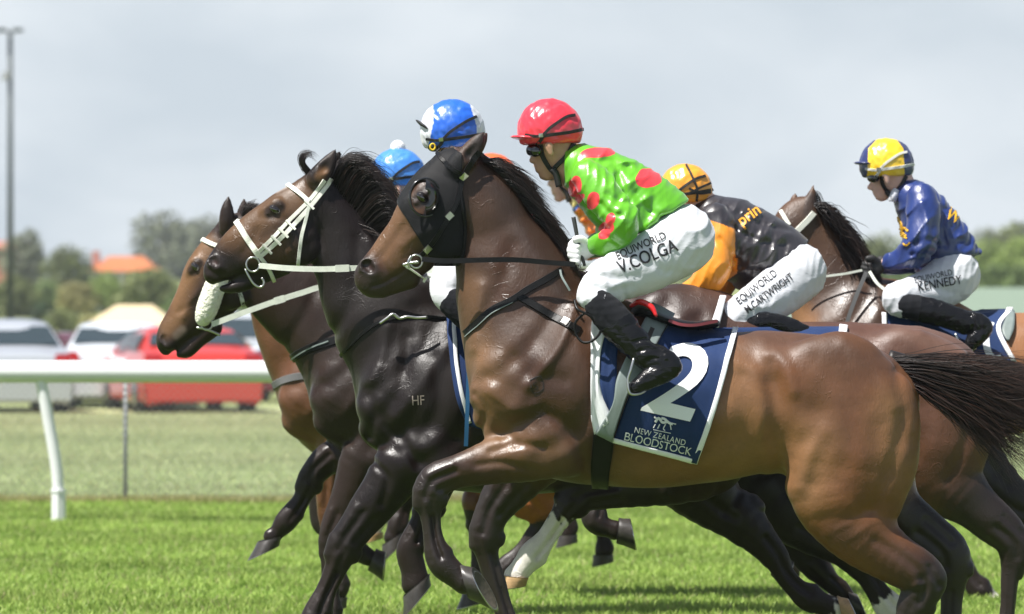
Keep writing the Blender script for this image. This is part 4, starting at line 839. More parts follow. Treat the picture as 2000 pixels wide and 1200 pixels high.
# third horse
R, bv, d = H3['root'], H3['bvh'], 17.4
hair('mane', [[(462,440),(474,412),(486,400),(500,402)],[(476,440),(488,416),(500,408),(516,414)],[(492,445),(505,425),(520,420),(540,432)],[(540,445),(560,432),(575,440),(590,460)]], 650, M['mane'], R, d, r=.8, spread=6, ydepth=.05, seed=23, frizz=4)
hair('forelock', [[(438,440),(428,446),(418,456)],[(450,436),(440,450),(430,462)]], 120, M['mane'], R, d, r=.6, spread=4, seed=24, nseg=8)
BR = strap('bridle', [(468,430),(458,450),(446,480),(436,520),(428,560),(415,600),(405,625)], 8, M['white_leather'], R, bv, d, off=.004)
strap('browband', [(386,462),(396,468),(410,475),(428,482)], 9, M['white_leather'], BR, bv, d, off=.006)
sk = Field(d, .005, 370, 500, 460, 660, -.25, 0)
sk.chain([(432,530,19,1,-.125),(418,565,21,1,-.13),(404,605,21,1,-.125),(397,622,16,1,-.12)]); sk.wrinkle(.0024, .005, 4); vs, qs = sk.mesh(1)
mesh_np('sheepskin_roll', vs, qs, M['sheepskin'], BR)
strap('throatlash', [(466,566),(471,580),(476,600)], 8, M['white_webbing'], BR, bv, d, off=.006)
bitring(404, 633, 11, H3, BR, -.13)
tubepx('bit', [(384,640,-.12),(396,642,-.125),(415,648,-.125),(430,655,-.12)], 2.4, M['steel'], BR, d)
rein('rein', [(414,634,-.14),(470,613,-.17),(540,588,-.19),(590,572,-.2),(640,558,-.2),(760,540,-.15)], 11, M['white_webbing'], BR, d)
rein('rein_keeper', [(536,589,-.196),(556,583,-.198)], 14, M['white_webbing'], BR, d)
BP = strap('breastplate', [(566,704),(584,691),(612,678),(640,669),(670,660)], 17, M['black_leather'], R, bv, d, off=.004)
strap('breastplate_edge', [(570,702),(588,690),(614,677),(642,667)], 3, M['grey_leather'], BP, bv, d, off=.01)
R, bv, d = H4['root'], H4['bvh'], 18.6
strap('breastplate', [(526,760),(545,747),(570,738),(600,734)], 15, M['grey_elastic'], R, bv, d, off=.004)
# horse behind the front one
R, bv, d = H5['root'], H5['bvh'], 16.9
hair('tail', [[(1885,690),(1930,700),(1990,712),(2060,722)],[(1895,705),(1940,722),(2000,750),(2060,790)],[(1905,720),(1945,750),(1985,800),(2030,870)]], 500, M['tail'], R, d, r=1, spread=9, ydepth=.08, seed=29, frizz=6)
hair('mane', [[(1020,530),(1050,520),(1080,530)],[(1080,530),(1110,525),(1140,545)],[(1150,545),(1180,545),(1210,565)]], 250, M['mane'], R, d, seed=31, spread=5, nseg=8)
CL = drape('saddle_cloth', [(1390,642),(1385,700)], [(1652,641),(1640,720)], M['navy_cloth'], R, bv, d, off=.012, nu=24, nv=10)
drape('border', [(1640,638),(1630,715)], [(1656,640),(1646,718)], M['white_cloth'], CL, bv, d, off=.02, nu=3, nv=10)
drape('front_edge', [(1404,583),(1396,610),(1388,640)], [(1416,584),(1410,612),(1402,645)], M['white_cloth'], CL, bv, d, off=.03, nu=3, nv=10)
# far right horse
R, bv, d = H6['root'], H6['bvh'], 18.1
hair('mane', [[(1590,398),(1606,400),(1622,412),(1640,425)],[(1600,412),(1625,420),(1642,440),(1656,462)],[(1618,430),(1648,440),(1668,468),(1684,500)],[(1640,455),(1668,470),(1690,505),(1706,545)],[(1665,485),(1692,510),(1706,550),(1712,590)],[(1690,515),(1705,545),(1715,585),(1712,620)],[(1630,470),(1650,510),(1675,560),(1690,610)]],
     1700, M['mane'], R, d, r=.85, spread=9, ydepth=.05, seed=33, frizz=6, y0=-.07)
hair('forelock', [[(1585,375),(1598,378),(1606,392),(1612,404)],[(1580,385),(1592,392),(1598,404),(1600,416)],[(1576,392),(1560,402),(1545,412),(1530,418)]], 150, M['mane'], R, d, r=.5, spread=5, seed=34)
BR = strap('bridle', [(1590,416),(1578,430),(1562,446),(1548,460)], 12, M['white_leather'], R, bv, d, off=.005)
strap('browband', [(1525,412),(1532,424),(1542,440)], 8, M['white_leather'], BR, bv, d, off=.006)
rein('rein', [(1560,548,-.15),(1612,540,-.16),(1650,535,-.17),(1684,528,-.18)], 4.5, M['white_webbing'], BR, d)
rein('martingale', [(1692,532,-.2),(1680,560,-.21),(1668,590,-.22),(1655,628,-.23),(1648,660,-.23)], 8, M['grey_elastic'], BR, d)
rein('neck_strap', [(1698,530,-.2),(1712,552,-.22),(1728,566,-.23),(1745,580,-.24)], 6, M['white_webbing'], BR, d)
CL = drape('saddle_cloth', [(1722,614),(1724,660),(1730,720)], [(1976,608),(1960,650),(1990,730)], M['navy_cloth'], R, bv, d, off=.012, nu=30, nv=16, ripple=.006)
drape('front_edge', [(1721,612),(1723,660)], [(1730,612),(1732,660)], M['white_cloth'], CL, bv, d, off=.02, nu=3, nv=8)
drape('border', [(1970,606),(1945,645),(1975,708)], [(1979,608),(1954,645),(1985,708)], M['white_cloth'], CL, bv, d, off=.022, nu=3, nv=16)
drape('back_fold', [(1972,610),(1956,645),(1966,668)], [(1982,612),(1980,645),(1970,668)], M['grey_leather'], CL, bv, d, off=.02, nu=4, nv=12)
strap('number', [(1936,632),(1926,655),(1928,685),(1940,702),(1955,700)], 15, M['white_print'], CL, bv, d, off=.02, th=.002)
# ------------------------------------------------------------------ riders
FOLDS = ((6, .35, .016, 'noise', (1.8,1,.6,.7)), (12, .14, .006, 'fold', (2.0,1,.6,.6)))
def satin(name, color=(0,0,0), attr=False, rough=.3, b=FOLDS): return mat(name, color, attr=attr, rough=rough+.07, spec=.95, sheen=.15, bumps=b)
CAPF = ((14, .35, .005, 'noise', (1,1,.4)), (36, .3, .003, 'fold', (1,1,.35)))
mat('skin', (.74,.47,.37), rough=.5, sss=.15, var=.12, varscale=25, bumps=((160,.25,.001,'noise',(1,1,1)),))
mat('skin_tan', (.50,.28,.18), rough=.5, sss=.12, var=.14, varscale=25, bumps=((160,.25,.001,'noise',(1,1,1)),))
mat('breeches', (.64,.655,.69), rough=.6, sheen=.15, bumps=((7,.3,.014,'noise',(.7,1,2.0,-.5)), (15,.18,.005,'fold',(.7,1,1.8,-.4))))
mat('boot_leather', (.008,.008,.009), rough=.17, spec=.35, coat=.0, bumps=((20,.5,.006,'fold',(1,1,1.6)),))
mat('knit', (.012,.013,.016), rough=.8, spec=.15, sheen=.05, bumps=((300,.5,.001,'weave',(1,1,1)),))
mat('elastic', (.015,.015,.015), rough=.6)
mat('white_elastic', (.62,.62,.58), rough=.6)
mat('lens', (.004,.004,.005), rough=.04, coat=1, coatrough=.02)
mat('helmet_pad', (.02,.02,.022), rough=.6)
mat('glove', (.78,.78,.78), rough=.7, bumps=((30,.4,.004,'fold',(1,1,1)),))
mat('glove_black', (.02,.02,.02), rough=.6, bumps=((30,.4,.004,'fold',(1,1,1)),))
mat('pompom', (.85,.85,.86), rough=.95, bumps=((80,1,.006,'noise',(1,1,1)),))
mat('print_black', (.012,.012,.014), rough=.6)
mat('print_yellow', (.75,.42,.02), rough=.5)
mat('print_orange', (.80,.36,.03), rough=.5)

HERO = dict(
    skin=dict(
        head=[[(1076,262,50,.74),(1082,280,44,.72)], [(1064,290,25,.85),(1065,310,21,.9),(1066,326,17,.95),(1071,338,12,1)], [(1086,310,25,.8),(1072,342,8,1)], [(1046,299,6,.8),(1038,313,4.6,1)], [(1041,315,4,1.7),(1046,314,5,1.7)], [(1049,284,8,2.4),(1049,287,8,2.4)], [(1049,325,5,1.6),(1051,326,5,1.6)], [(1051,333,5,1.5),(1054,333,5,1.5)], [(1060,344,7,1.3),(1066,346,7,1.3)]],
        neck=[(1088,300,32,.85),(1104,322,32,.9),(1128,345,34,1)],
        ear=[(1072,286,9,.5),(1076,300,6,.5)], eary=-.088,
        spine=[(1128,345,30),(1200,380,34),(1290,430,36),(1330,465,40)]),
    torso=[(1094,322,1122,296,1.0),(1100,350,1150,292,1.25),(1116,385,1200,302,1.28),(1146,425,1258,328,1.15),(1172,470,1312,362,.98),(1200,510,1358,402,.9),(1224,540,1390,440,.9)],
    collar=[(1098,322,1120,292,1.0),(1106,330,1132,294,1.05)],
    sleeve=[(1150,345,34,1),(1172,372,38,1),(1196,402,37,1),(1214,428,35,1),(1216,446,33,.95),(1198,462,30,.9),(1178,474,25,.9),(1163,481,18,.9)], sy=(-.145,-.235,-.13), fsleeve=(-14,6),
    hem=(1168,518,1352,388),
    arm_tip=(1150,486), hand=(1137,488,-.115),
    thigh=[(1332,462,62,1.1,-.03),(1328,476,64,.85,-.09),(1270,512,57,.75,-.15),(1215,538,49,.75,-.20),(1172,562,37,.8,-.245),(1153,574,28,.85,-.265),(1160,586,27,.85,-.275),(1178,602,29,.85,-.285)],
    shin=[(1172,596,29,.8,-.285),(1192,618,33,.75,-.295),(1216,644,33,.75,-.305),(1245,676,28,.8,-.315),(1262,694,27,.8,-.32)],
    foot=[(1262,692,27,.8,-.32),(1288,706,29,.75,-.325),(1306,716,25,.75,-.33),(1290,728,23,.8,-.335),(1264,742,20,.9,-.34),(1240,757,13,1.1,-.345)],
    heel=[(1316,712,14,.9,-.33),(1322,718,11,.9,-.33)], sock=(1140,612,1222,590), boottop=(1166,652,1232,610),
    cap=(1074,255,62,60,283,1137), peak=(1030,270,34), goggle=(1040,294,13), gy=-.03)
def warp(S, f, k):
    """the same posture elsewhere: f maps points, k scales radii"""
    def pt(p):
        x, y = f(p[0], p[1]); return (x, y, p[2]*k)+tuple(p[3:])
    def pr(p): return (*f(p[0], p[1]), *f(p[2], p[3]))+tuple(p[4:])
    s = S['skin']; o = dict(S)
    o['skin'] = dict(head=[[pt(p) for p in c] for c in s['head']], neck=[pt(p) for p in s['neck']], ear=[pt(p) for p in s['ear']], eary=s['eary'], spine=[pt(p) for p in s['spine']])
    for n in ('torso', 'collar'): o[n] = [pr(p) for p in S[n]]
    for n in ('sleeve', 'thigh', 'shin', 'foot', 'heel'): o[n] = [pt(p) for p in S[n]]
    for n in ('hem', 'sock', 'boottop'): o[n] = pr(S[n])
    o['arm_tip'] = f(*S['arm_tip']); o['hand'] = (*f(*S['hand'][:2]), S['hand'][2])
    c = S['cap']; x, y = f(c[0], c[1]); o['cap'] = (x, y, c[2]*k, c[3]*k, f(c[0], c[4])[1], f(c[5], c[1])[0])
    x, y = f(*S['peak'][:2]); o['peak'] = (x, y, S['peak'][2]*k); x, y = f(*S['goggle'][:2]); o['goggle'] = (x, y, S['goggle'][2]*k)
    o['fsleeve'] = (S['fsleeve'][0]*k, S['fsleeve'][1]*k)
    return o
def rider(S, d, label, jacket, capmat, capcol=None, jackcol=None, skin='skin', strapm='elastic', glove='glove', group='riders on the racehorses', peakm=None, h=.006, legs=True, pom=False, frontal=0, detail=1, fist=True):
    k = 15/d; rt = P(S['thigh'][0][0], S['thigh'][0][1], d); root = thing('person', label, 'jockey', (rt.x, d, 0), group)
    s = S['skin']; cx, cy, crx, cry, cyb, cxr = S['cap']
    xs = [p[0] for n in ('sleeve','thigh','shin','foot') for p in S[n]]+[cx-crx-10]; ys = [p[1] for n in ('foot','shin') for p in S[n]]
    # --- body: head, neck, torso core, arms and legs inside the clothes, one surface
    B = Field(d, h*.85, min(min(xs), cx-crx)-45*k, cy-cry-10, max(xs)+75*k, max(ys)+30*k, -.46, .46)
    for i, c in enumerate(s['head']): B.chain(c, k=.012 if i else .02)
    B.chain(s['neck'], k=.02)
    for sg in (1, -1): B.chain([(x, y, r, q, sg*-s['eary']) for x, y, r, q in s['ear']], k=.004)
    B.chain([(x, y, r*.9, 1.2) for x, y, r in s['spine']], k=.02)
    sl = S['sleeve']; sy = np.interp(np.linspace(0, 1, len(sl)), [0, .5, 1], S['sy'])
    tip = S['arm_tip']; hx, hy, hdy = S['hand']
    for sg in (1, -1):
        ox, oy = (0, 0) if sg == 1 else S['fsleeve']
        B.chain([(p[0]+ox, p[1]+oy, p[2]*.5, 1, sg*y) for p, y in zip(sl, sy)]+[(tip[0]+ox, tip[1]+oy, 13*k, .8, sg*hdy)], k=.01)
        # hand: palm, four curled fingers, thumb
        px_, py_ = hx+ox, hy+oy
        if fist:
            B.chain([(tip[0]+ox, tip[1]+oy, 14*k, .75, sg*hdy), (px_+4*k, py_, 17*k, .7, sg*hdy)], k=.006)
            for j in range(4):
                a = j*8.2*k; L = (1, 1.12, 1.05, .85)[j]
                B.chain([(px_+2*k, py_-15*k+a, 6.2*k, 1, sg*hdy), (px_-14*k*L, py_-14*k+a, 6.2*k, 1, sg*hdy-.006), (px_-20*k*L, py_-8*k+a, 5.8*k, 1, sg*hdy-.016), (px_-10*k, py_-5*k+a, 5.4*k, 1, sg*hdy-.026)], k=.003)
            B.chain([(px_+8*k, py_-12*k, 7*k, 1, sg*hdy-.012), (px_-2*k, py_-20*k, 6.3*k, 1, sg*hdy-.022), (px_-13*k, py_-19*k, 5.6*k, 1, sg*hdy-.026)], k=.003)
    for sg in ((1, -1) if legs else ()):
        B.chain([(p[0], p[1], p[2]*.6, p[3], sg*p[4]) for p in S['thigh']], k=.01)
        B.chain([(p[0], p[1], p[2]*.6, p[3], sg*p[4]) for p in S['shin']+S['foot'][1:]], k=.01)
    V, Q = B.mesh(2); mesh_np('body', V, Q, M[skin], root); bb = bvh_of((V, Q))
    # --- jacket
    J = Field(d, h, min(p[0] for p in S['sleeve'])-50*k, min(min(p[1], p[3]) for p in S['torso'])-25*k, max(p[2] for p in S['torso'])+40*k, max(p[1] for p in S['torso'])+40*k, -.42, .42)
    J.loft(S['torso'], k=.02, n=5)
    J.loft(S['collar'], k=.01)
    J.half(*S['hem'], k=.012)
    for sg in (1, -1):
        ox, oy = (0, 0) if sg == 1 else S['fsleeve']
        J.chain([(p[0]+ox, p[1]+oy, p[2], p[3], sg*y) for p, y in zip(sl, sy)], k=.018, n=4)
    for g in S.get('jg', ()): J.groove(*g)
    a_ = S.get('fa', 35); J.fold(.0115*k**-.5, 38*k, a_, 5, .35); J.fold(.0055, 19*k, a_+30, 7, .5)
    V, Q = J.mesh(2); px = 1000+V[:, 0]*FPX/V[:, 1]; py = HZ-(V[:, 2]-CAMZ)*FPX/V[:, 1]
    jk = mesh_np('silks', V, Q, jacket, root, col=jackcol(px, py, V) if jackcol else None); jb = bvh_of((V, Q))
    # --- breeches and boots
    bob = None; tb = None
    if legs:
        T_ = Field(d, h, min(p[0] for p in S['thigh'])-40*k, min(p[1] for p in S['thigh'])-80*k, max(p[0] for p in S['thigh'])+75*k, max(p[1] for p in S['thigh'])+80*k, -.46, .46)
        for sg in (1, -1): T_.chain([(p[0], p[1], p[2], p[3], sg*p[4]) for p in S['thigh']], k=.03, n=4)
        T_.half(S['sock'][0], S['sock'][1], S['sock'][2], S['sock'][3], k=.003) if 'sockcut' not in S else None
        for g in S.get('tg', ()): T_.groove(*g)
        T_.fold(.0075, 34*k, S.get('ft', 25), 15, .35); T_.fold(.0040, 17*k, S.get('ft', 25)+40, 17, .5); V, Q = T_.mesh(2); bob = mesh_np('breeches', V, Q, M['breeches'], root); tb = bvh_of((V, Q))
        for sg in (1, -1):
            yy = sorted([-sg*.16, -sg*.46])
            K = Field(d, h*.8, min(p[0] for p in S['shin']+S['foot'])-45*k, min(p[1] for p in S['shin'])-45*k, max(p[0] for p in S['foot']+S['shin'])+45*k, max(p[1] for p in S['foot'])+35*k, yy[0], yy[1])
            K.chain([(p[0], p[1], p[2]*1.03, p[3], sg*p[4]) for p in S['shin']], k=.01, n=4)
            K.chain([(p[0], p[1], p[2], p[3], sg*p[4]) for p in S['foot']], k=.012, n=4)
            K.chain([(p[0], p[1], p[2], p[3], sg*p[4]) for p in S['heel']], k=.006)
            for g in S.get('bg', ()): K.groove(*g)
            K.wrinkle(.002, .012, 3)
            V, Q = K.mesh(2); kx = 1000+V[:, 0]*FPX/V[:, 1]; ky = HZ-(V[:, 2]-CAMZ)*FPX/V[:, 1]
            x1, y1, x2, y2 = S['boottop']; side = ((x2-x1)*(ky-y1)-(y2-y1)*(kx-x1))
            fc = side[Q].mean(1) < 0
            mesh_np('boot', V, Q, None, root, mats=[M['boot_leather'], M['knit']], mi=fc.astype(int))
    # --- helmet under a silk cap
    C = Field(d, .0042, cx-crx-12, cy-cry-12, cx+crx+12, cyb+14, -.17, .17)
    C.chain([(cx-2*k, cy, crx, .86, frontal), (cx+2*k, cy+1, crx, .86, frontal)], k=.01, n=1)
    C.half(cx-crx, cyb+1*k, cx+crx, cyb-3*k, k=.010); C.wrinkle(.0022, .011, 4)
    V, Q = C.mesh(2); px = 1000+V[:, 0]*FPX/V[:, 1]; py = HZ-(V[:, 2]-CAMZ)*FPX/V[:, 1]
    hm = mesh_np('helmet', V, Q, capmat, root, col=capcol(px, py, V) if capcol else None); hb = bvh_of((V, Q))
    Pk = MB(); pkx, pky, pr_ = S['peak']; c = P(pkx, pky, d+frontal); r_ = pr_*d/FPX
    Pk.sphere(c, (r_, r_*1.45, r_*.16), 20, 6, R=Matrix.Rotation(math.radians(S.get('peakrot', 4)), 3, 'Y')); Pk.build('peak', peakm or capmat, hm) if capcol is None or peakm else Pk.build('peak', M['helmet_pad'], hm)
    if pom:
        b = MB(); b.sphere(P(*pom[:2], d), pom[2]*d/FPX, 14, 10); b.build('pompom', M['pompom'], hm)
    gx, gy, gr = S['goggle']
    G = Field(d, .0035, gx-gr*1.6, gy-gr*1.8, gx+gr*2.4, gy+gr*1.8, -.12, .12)
    G.chain([(gx, gy, gr, .8, -.04), (gx+gr*.5, gy+1, gr*.92, .8, -.062)], k=.004); G.chain([(gx, gy, gr, .8, .04), (gx+gr*.5, gy+1, gr*.92, .8, .062)], k=.004); G.chain([(gx-2, gy-2, gr*.5, 1, -.03), (gx-2, gy-2, gr*.5, 1, .03)], k=.004)
    V, Q = G.mesh(2); gg = mesh_np('goggles', V, Q, M['lens'], root)
    sm_ = M[strapm]; X0, Y0 = gx+gr*1.2, cyb-16*k
    e = strap('strap', [(X0, Y0), (X0+25*k, Y0-4*k), (X0+55*k, Y0-8*k), (cxr+2, Y0-14*k)], 7*k, sm_, hm, hb, d, off=.003, th=.002)
    strap('strap', [(X0-30*k, Y0-3*k), (X0, Y0-1*k), (X0+20*k, Y0-18*k), (X0+50*k, Y0-38*k), (cxr-14*k, cy-30*k)], 6*k, sm_, hm, hb, d, off=.003, th=.002)
    strap('strap', [(X0-12*k, Y0+22*k), (X0, Y0+8*k), (X0+8*k, Y0-6*k)], 7*k, sm_, hm, hb, d, off=.004, th=.002)
    strap('buckle', [(X0-3*k, Y0-2*k), (X0+6*k, Y0-3*k)], 8*k, M['steel'], hm, hb, d, off=.008, th=.002, n=1)
    if detail:
        yb = cyb; a = S.get('chin', None) or [(cx-18*k, yb), (cx-14*k, yb+22*k), (cx-2*k, yb+44*k), (cx+12*k, yb+58*k), (cx+18*k, yb+82*k)]
        ch = strap('chin_strap', a[:4], 9*k, sm_ if strapm == 'elastic' else M['elastic'], hm, bb, d, off=.004, th=.006)
        strap('chin_strap', [(cx+46*k, yb-2*k), (cx+32*k, yb+22*k), (cx+8*k, yb+46*k)], 9*k, M['elastic'], hm, bb, d, off=.004, th=.006)
        tubepx('chin_cup', [(a[3][0]-8*k, a[3][1]-10*k, -.05), (a[3][0], a[3][1], -.052), (a[4][0], a[4][1], -.05)], 6.5*k, M['elastic'], hm, d)
    if fist and glove:
        for sg in (1, -1):
            ox, oy = (0, 0) if sg == 1 else S['fsleeve']; px_, py_ = hx+ox, hy+oy
            g = Field(d, .0038, px_-42*k, py_-42*k, px_+45*k, py_+45*k, sg*hdy-.08, sg*hdy+.07)
            g.chain([(tip[0]+ox+2*k, tip[1]+oy, 16*k, .8, sg*hdy), (px_+4*k, py_, 20*k, .75, sg*hdy)], k=.006)
            for j in range(4):
                a = j*9.4*k; L = (1, 1.12, 1.05, .85)[j]
                g.chain([(px_+2*k, py_-16*k+a, 7.4*k, 1, sg*hdy), (px_-14*k*L, py_-15*k+a, 7.4*k, 1, sg*hdy-.006), (px_-21*k*L, py_-8*k+a, 7*k, 1, sg*hdy-.018), (px_-9*k, py_-5*k+a, 6.6*k, 1, sg*hdy-.031)], k=.0025)
            g.chain([(px_+9*k, py_-12*k, 8.4*k, 1, sg*hdy-.014), (px_-2*k, py_-21*k, 7.6*k, 1, sg*hdy-.026), (px_-13*k, py_-20*k, 7*k, 1, sg*hdy-.031)], k=.003)
            V, Q = g.mesh(1); mesh_np('glove', V, Q, M[glove], root)
    return dict(root=root, jacket=jk, jb=jb, breeches=bob, tb=tb, helmet=hm, hb=hb, d=d)

GREEN = srgb('4fb01c'); RED = srgb('e8343a')
gj = satin('green_spotted_silk', GREEN, rough=.27)
spots(gj, (.12,.44,.012), (.80,.045,.055), [(1167,300,34,10,-4),(1265,350,27,20,-12),(1122,366,12,20,10),(1157,395,12,17,20),(1182,448,14,11,0),(1188,432,9,12,20),(1177,462,12,8,-20),(1128,392,8,14,40)], 15)
red = satin('red_silk', (.78,.035,.06), rough=.22, b=CAPF)
HERO['jg'] = [([(1120,395),(1150,435),(1180,450)], 6, 5), ([(1200,330),(1215,370),(1205,400)], 8, 6), ([(1235,470),(1262,430),(1275,380)], 8, 4), ([(1240,380),(1262,412),(1300,430)], 8, 5), ([(1225,330),(1195,318),(1165,318)], 8, 5), ([(1180,380),(1200,395),(1222,400)], 6, 4), ([(1170,400),(1188,420),(1210,424)], 5, 4), ([(1165,455),(1185,465),(1205,478)], 5, 4)]
HERO['tg'] = [([(1160,540),(1200,545),(1240,540)], 8, 4), ([(1150,560),(1190,568),(1230,560)], 7, 3), ([(1340,420),(1362,470),(1352,520)], 7, 3), ([(1250,500),(1290,530),(1320,530)], 8, 3), ([(1190,530),(1210,560),(1220,585)], 6, 3), ([(1170,525),(1180,560),(1176,590)], 5, -3)]
HERO['bg'] = [([(1215,640),(1235,632),(1255,640)], 4, 3), ([(1232,668),(1252,662),(1274,668)], 4, 4), ([(1244,684),(1264,680),(1288,690)], 4, 4), ([(1256,704),(1276,698),(1298,706)], 4, 3), ([(1180,625),(1205,650),(1235,690)], 4, 2)]
R1 = rider(HERO, 15.0, 'jockey in bright green silks with red spots and a red cap on the front horse', gj, red, skin='skin_tan', h=.0052)
text_on('lettering', 'V.COLGA', 1212, 535, 36, M['print_black'], R1['breeches'], R1['tb'], 15, ang=22, off=.004, bold=.012, sx=.80, maxd=15.05)
text_on('lettering', 'EQUIWORLD', 1206, 508, 21, M['print_black'], R1['breeches'], R1['tb'], 15, ang=24, off=.004, bold=.01, sx=.84, maxd=15.05)

# second horse's rider, sitting more upright, half hidden by the hooded head
k2 = 15/15.9
def f2(x, y):
    if x > 1120: x = 1120+(x-1120)*.33
    t = min(max((y-300)/260, 0), 1); t2 = t-max(0, (y-585)/75); return (886+(x-1074)*k2-72*t2, 249+(y-240)*k2+6*t)
blue = satin('blue_white_cap_silk', attr=True, rough=.25, b=CAPF)
def capquarters(c1, c2, x0, x1):
    def f(px, py, V):
        w = ((px > x0(py)) & (px < x1(py)))[:, None]; return np.where(w, np.asarray(c1), np.asarray(c2))
    return f
S2 = warp(HERO, f2, k2); S2['hand'] = (862, 527, -.12); S2['arm_tip'] = (884, 522); S2['peak'] = (832, 250, 26); S2['peakrot'] = 38; S2['goggle'] = (846, 285, 12); S2['cap'] = (884, 256, 62, 58, 290, 944)
S2['chin'] = [(866,292),(868,310),(876,330),(884,345),(888,358)]
S2['sleeve'] = [(965-5,352,31,1),(965,392,34,1),(958,435,33,1),(945,472,31,1),(930,498,27,.9),(912,512,22,.9),(895,520,16,.9)]
R2 = rider(S2, 15.9, 'jockey in blue and white quartered cap with yellow-rimmed goggles behind the hooded horse head', satin('white_silk', (.74,.75,.78)), blue,
    capcol=capquarters((.012,.12,.62), (.66,.68,.72), lambda y: 846+(y-204)*.02-np.clip(y-240, 0, 99)*.25, lambda y: 918+(y-204)*.30-np.clip(y-250,0,99)*.4))
tubepx('goggle_badge', [(845+5*math.cos(a), 287+6*math.sin(a), -.088) for a in np.linspace(0, 2*math.pi, 9)], 1.6, mat('yellow_badge', (.8,.55,.02), rough=.5), R2['helmet'], 15.9, 2, 6)

# third horse's rider: sky blue cap with a pompom
k3 = 15/17.8
f3 = lambda x, y: (778+(x-1074)*k3, 337+(y-250)*k3)
R3 = rider(warp(HERO, f3, k3), 17.8, 'jockey in a sky blue cap with white pompom beside the blowing black mane', satin('sky_silk', (.05,.25,.65)), satin('sky_cap_silk', (.055,.24,.70), rough=.25, b=CAPF), pom=(777, 289, 15), h=.008)
# riders of the two hidden horses
k4 = 15/19.7
f4 = lambda x, y: (962-max(0, x-1110)*.5+(x-1074)*k4, 335+(y-240)*k4)
R4 = rider(warp(HERO, f4, k4), 19.7, 'jockey in an orange-red cap peeping over the black mane of the front horse', satin('maroon_silk', (.25,.03,.03)), satin('orange_red_silk', (.85,.13,.03), rough=.25, b=CAPF), h=.009)
k5 = 15/20.6
f5 = lambda x, y: (1098+(x-1074)*k5-10*min(max((y-330)/150,0),1), 304+(y-240)*k5+12*min(max((y-300)/60,0),1))
def silk5(px, py, V):
    t = np.sin((px*.8+py*.9)/13.0)
    c = np.where((t > .35)[:, None], np.array((.75,.62,.2)), np.where((t > -.3)[:, None], np.array((.04,.16,.62)), np.array((.85,.25,.02))))
    return np.where(((py > 425+(px-1110)*.1) | (px < 1096))[:, None], np.array((.85,.22,.02)), c)
R5 = rider(warp(HERO, f5, k5), 20.6, 'jockey in blue, orange and yellow silks half hidden behind the green one', satin('striped_silk', attr=True), satin('orange_cap_silk', (.90,.36,.03), rough=.25, b=CAPF), jackcol=silk5, h=.0075)

# rider in black with orange sleeves, bent low
KC = dict(
    skin=dict(head=[[(1338,368,40,.76),(1336,384,36,.74)], [(1312,400,20,.85),(1308,418,15,.9),(1312,430,10,.9)], [(1300,404,5,.8),(1296,414,5,.9)]],
        neck=[(1350,385,28,.85),(1372,400,30,.9),(1395,420,32,1)], ear=[(1335,398,7,.5),(1338,408,5,.5)], eary=-.08, spine=[(1395,420,26),(1450,440,30),(1520,490,32),(1560,530,34)]),
    torso=[(1352,425,1382,388,1.1),(1366,460,1424,392,1.3),(1384,500,1474,404,1.3),(1410,540,1522,430,1.15),(1440,560,1566,460,1.0),(1470,590,1600,490,.9)],
    collar=[(1358,410,1378,386,1.1),(1366,416,1390,390,1.1)],
    sleeve=[(1396,428,32,1),(1408,452,32,1),(1405,485,33,1),(1398,515,34,1),(1385,543,32,.95),(1368,560,27,.9),(1345,568,20,.9),(1330,572,14,.9)], sy=(-.15,-.22,-.12), fsleeve=(20,12),
    hem=(1462,562,1576,474), arm_tip=(1385,572), hand=(1372,574,-.14),
    thigh=[(1556,528,54,1.1,-.03),(1556,536,56,.85,-.09),(1520,570,50,.75,-.17),(1480,596,45,.75,-.25),(1446,616,36,.8,-.31),(1430,626,27,.85,-.33),(1446,640,24,.85,-.335),(1462,648,22,.85,-.335)],
    shin=[(1462,634,19,.8,-.335),(1500,631,20,.75,-.33),(1545,643,20,.75,-.32),(1590,668,20,.8,-.31)],
    foot=[(1590,680,20,.8,-.28),(1612,690,21,.75,-.29),(1618,704,18,.75,-.29),(1600,716,16,.8,-.3),(1580,728,10,1,-.3)],
    heel=[(1622,694,11,.9,-.29),(1626,700,9,.9,-.29)], sock=(1410,672,1470,640), boottop=(1440,700,1478,622),
    cap=(1340,370,50,50,397,1390), peak=(1300,392,24), goggle=(1304,404,9), gy=-.03, sockcut=1,
    jg=[([(1420,440),(1470,470),(1530,480)], 7, 4), ([(1400,470),(1440,520),(1480,530)], 7, 5), ([(1440,420),(1480,440),(1540,450)], 6, 3)],
    tg=[([(1500,520),(1540,560),(1545,590)], 7, 3), ([(1450,590),(1490,570),(1530,560)], 7, 3)], chin=[(1325,398),(1328,412),(1334,424),(1338,432),(1340,442)])
def silkC(px, py, V):
    # black body, orange sleeves and orange lower front
    sleeve = (np.abs(V[:, 1]-17.1) > .13) & (px < 1436) & (py > 428+(px-1380)*.35)
    front = (py > 505) & (px < 1440) & (px-1330 < (610-py)*1.45)
    return np.where((sleeve | front)[:, None], np.array((.86,.30,.015)), np.array((.026,.022,.026)))
R6 = rider(KC, 17.1, 'jockey in black and orange silks with orange cap bent low behind the front rider', satin('black_orange_silk', attr=True, rough=.3), satin('amber_silk', (.88,.36,.03), rough=.22, b=CAPF), jackcol=silkC, h=.0055)
for pts in ([(1340,322),(1352,345),(1362,372),(1360,397)], [(1344,380),(1365,368),(1388,358)], [(1346,368),(1366,378),(1388,376)]): strap('strap', pts, 4.5, M['elastic'], R6['helmet'], R6['hb'], 17.1, off=.004, th=.002)
text_on('lettering', 'prin', 1449, 443, 33, M['print_orange'], R6['jacket'], R6['jb'], 17.1, ang=68-32, off=.004, bold=.015, sx=.9)
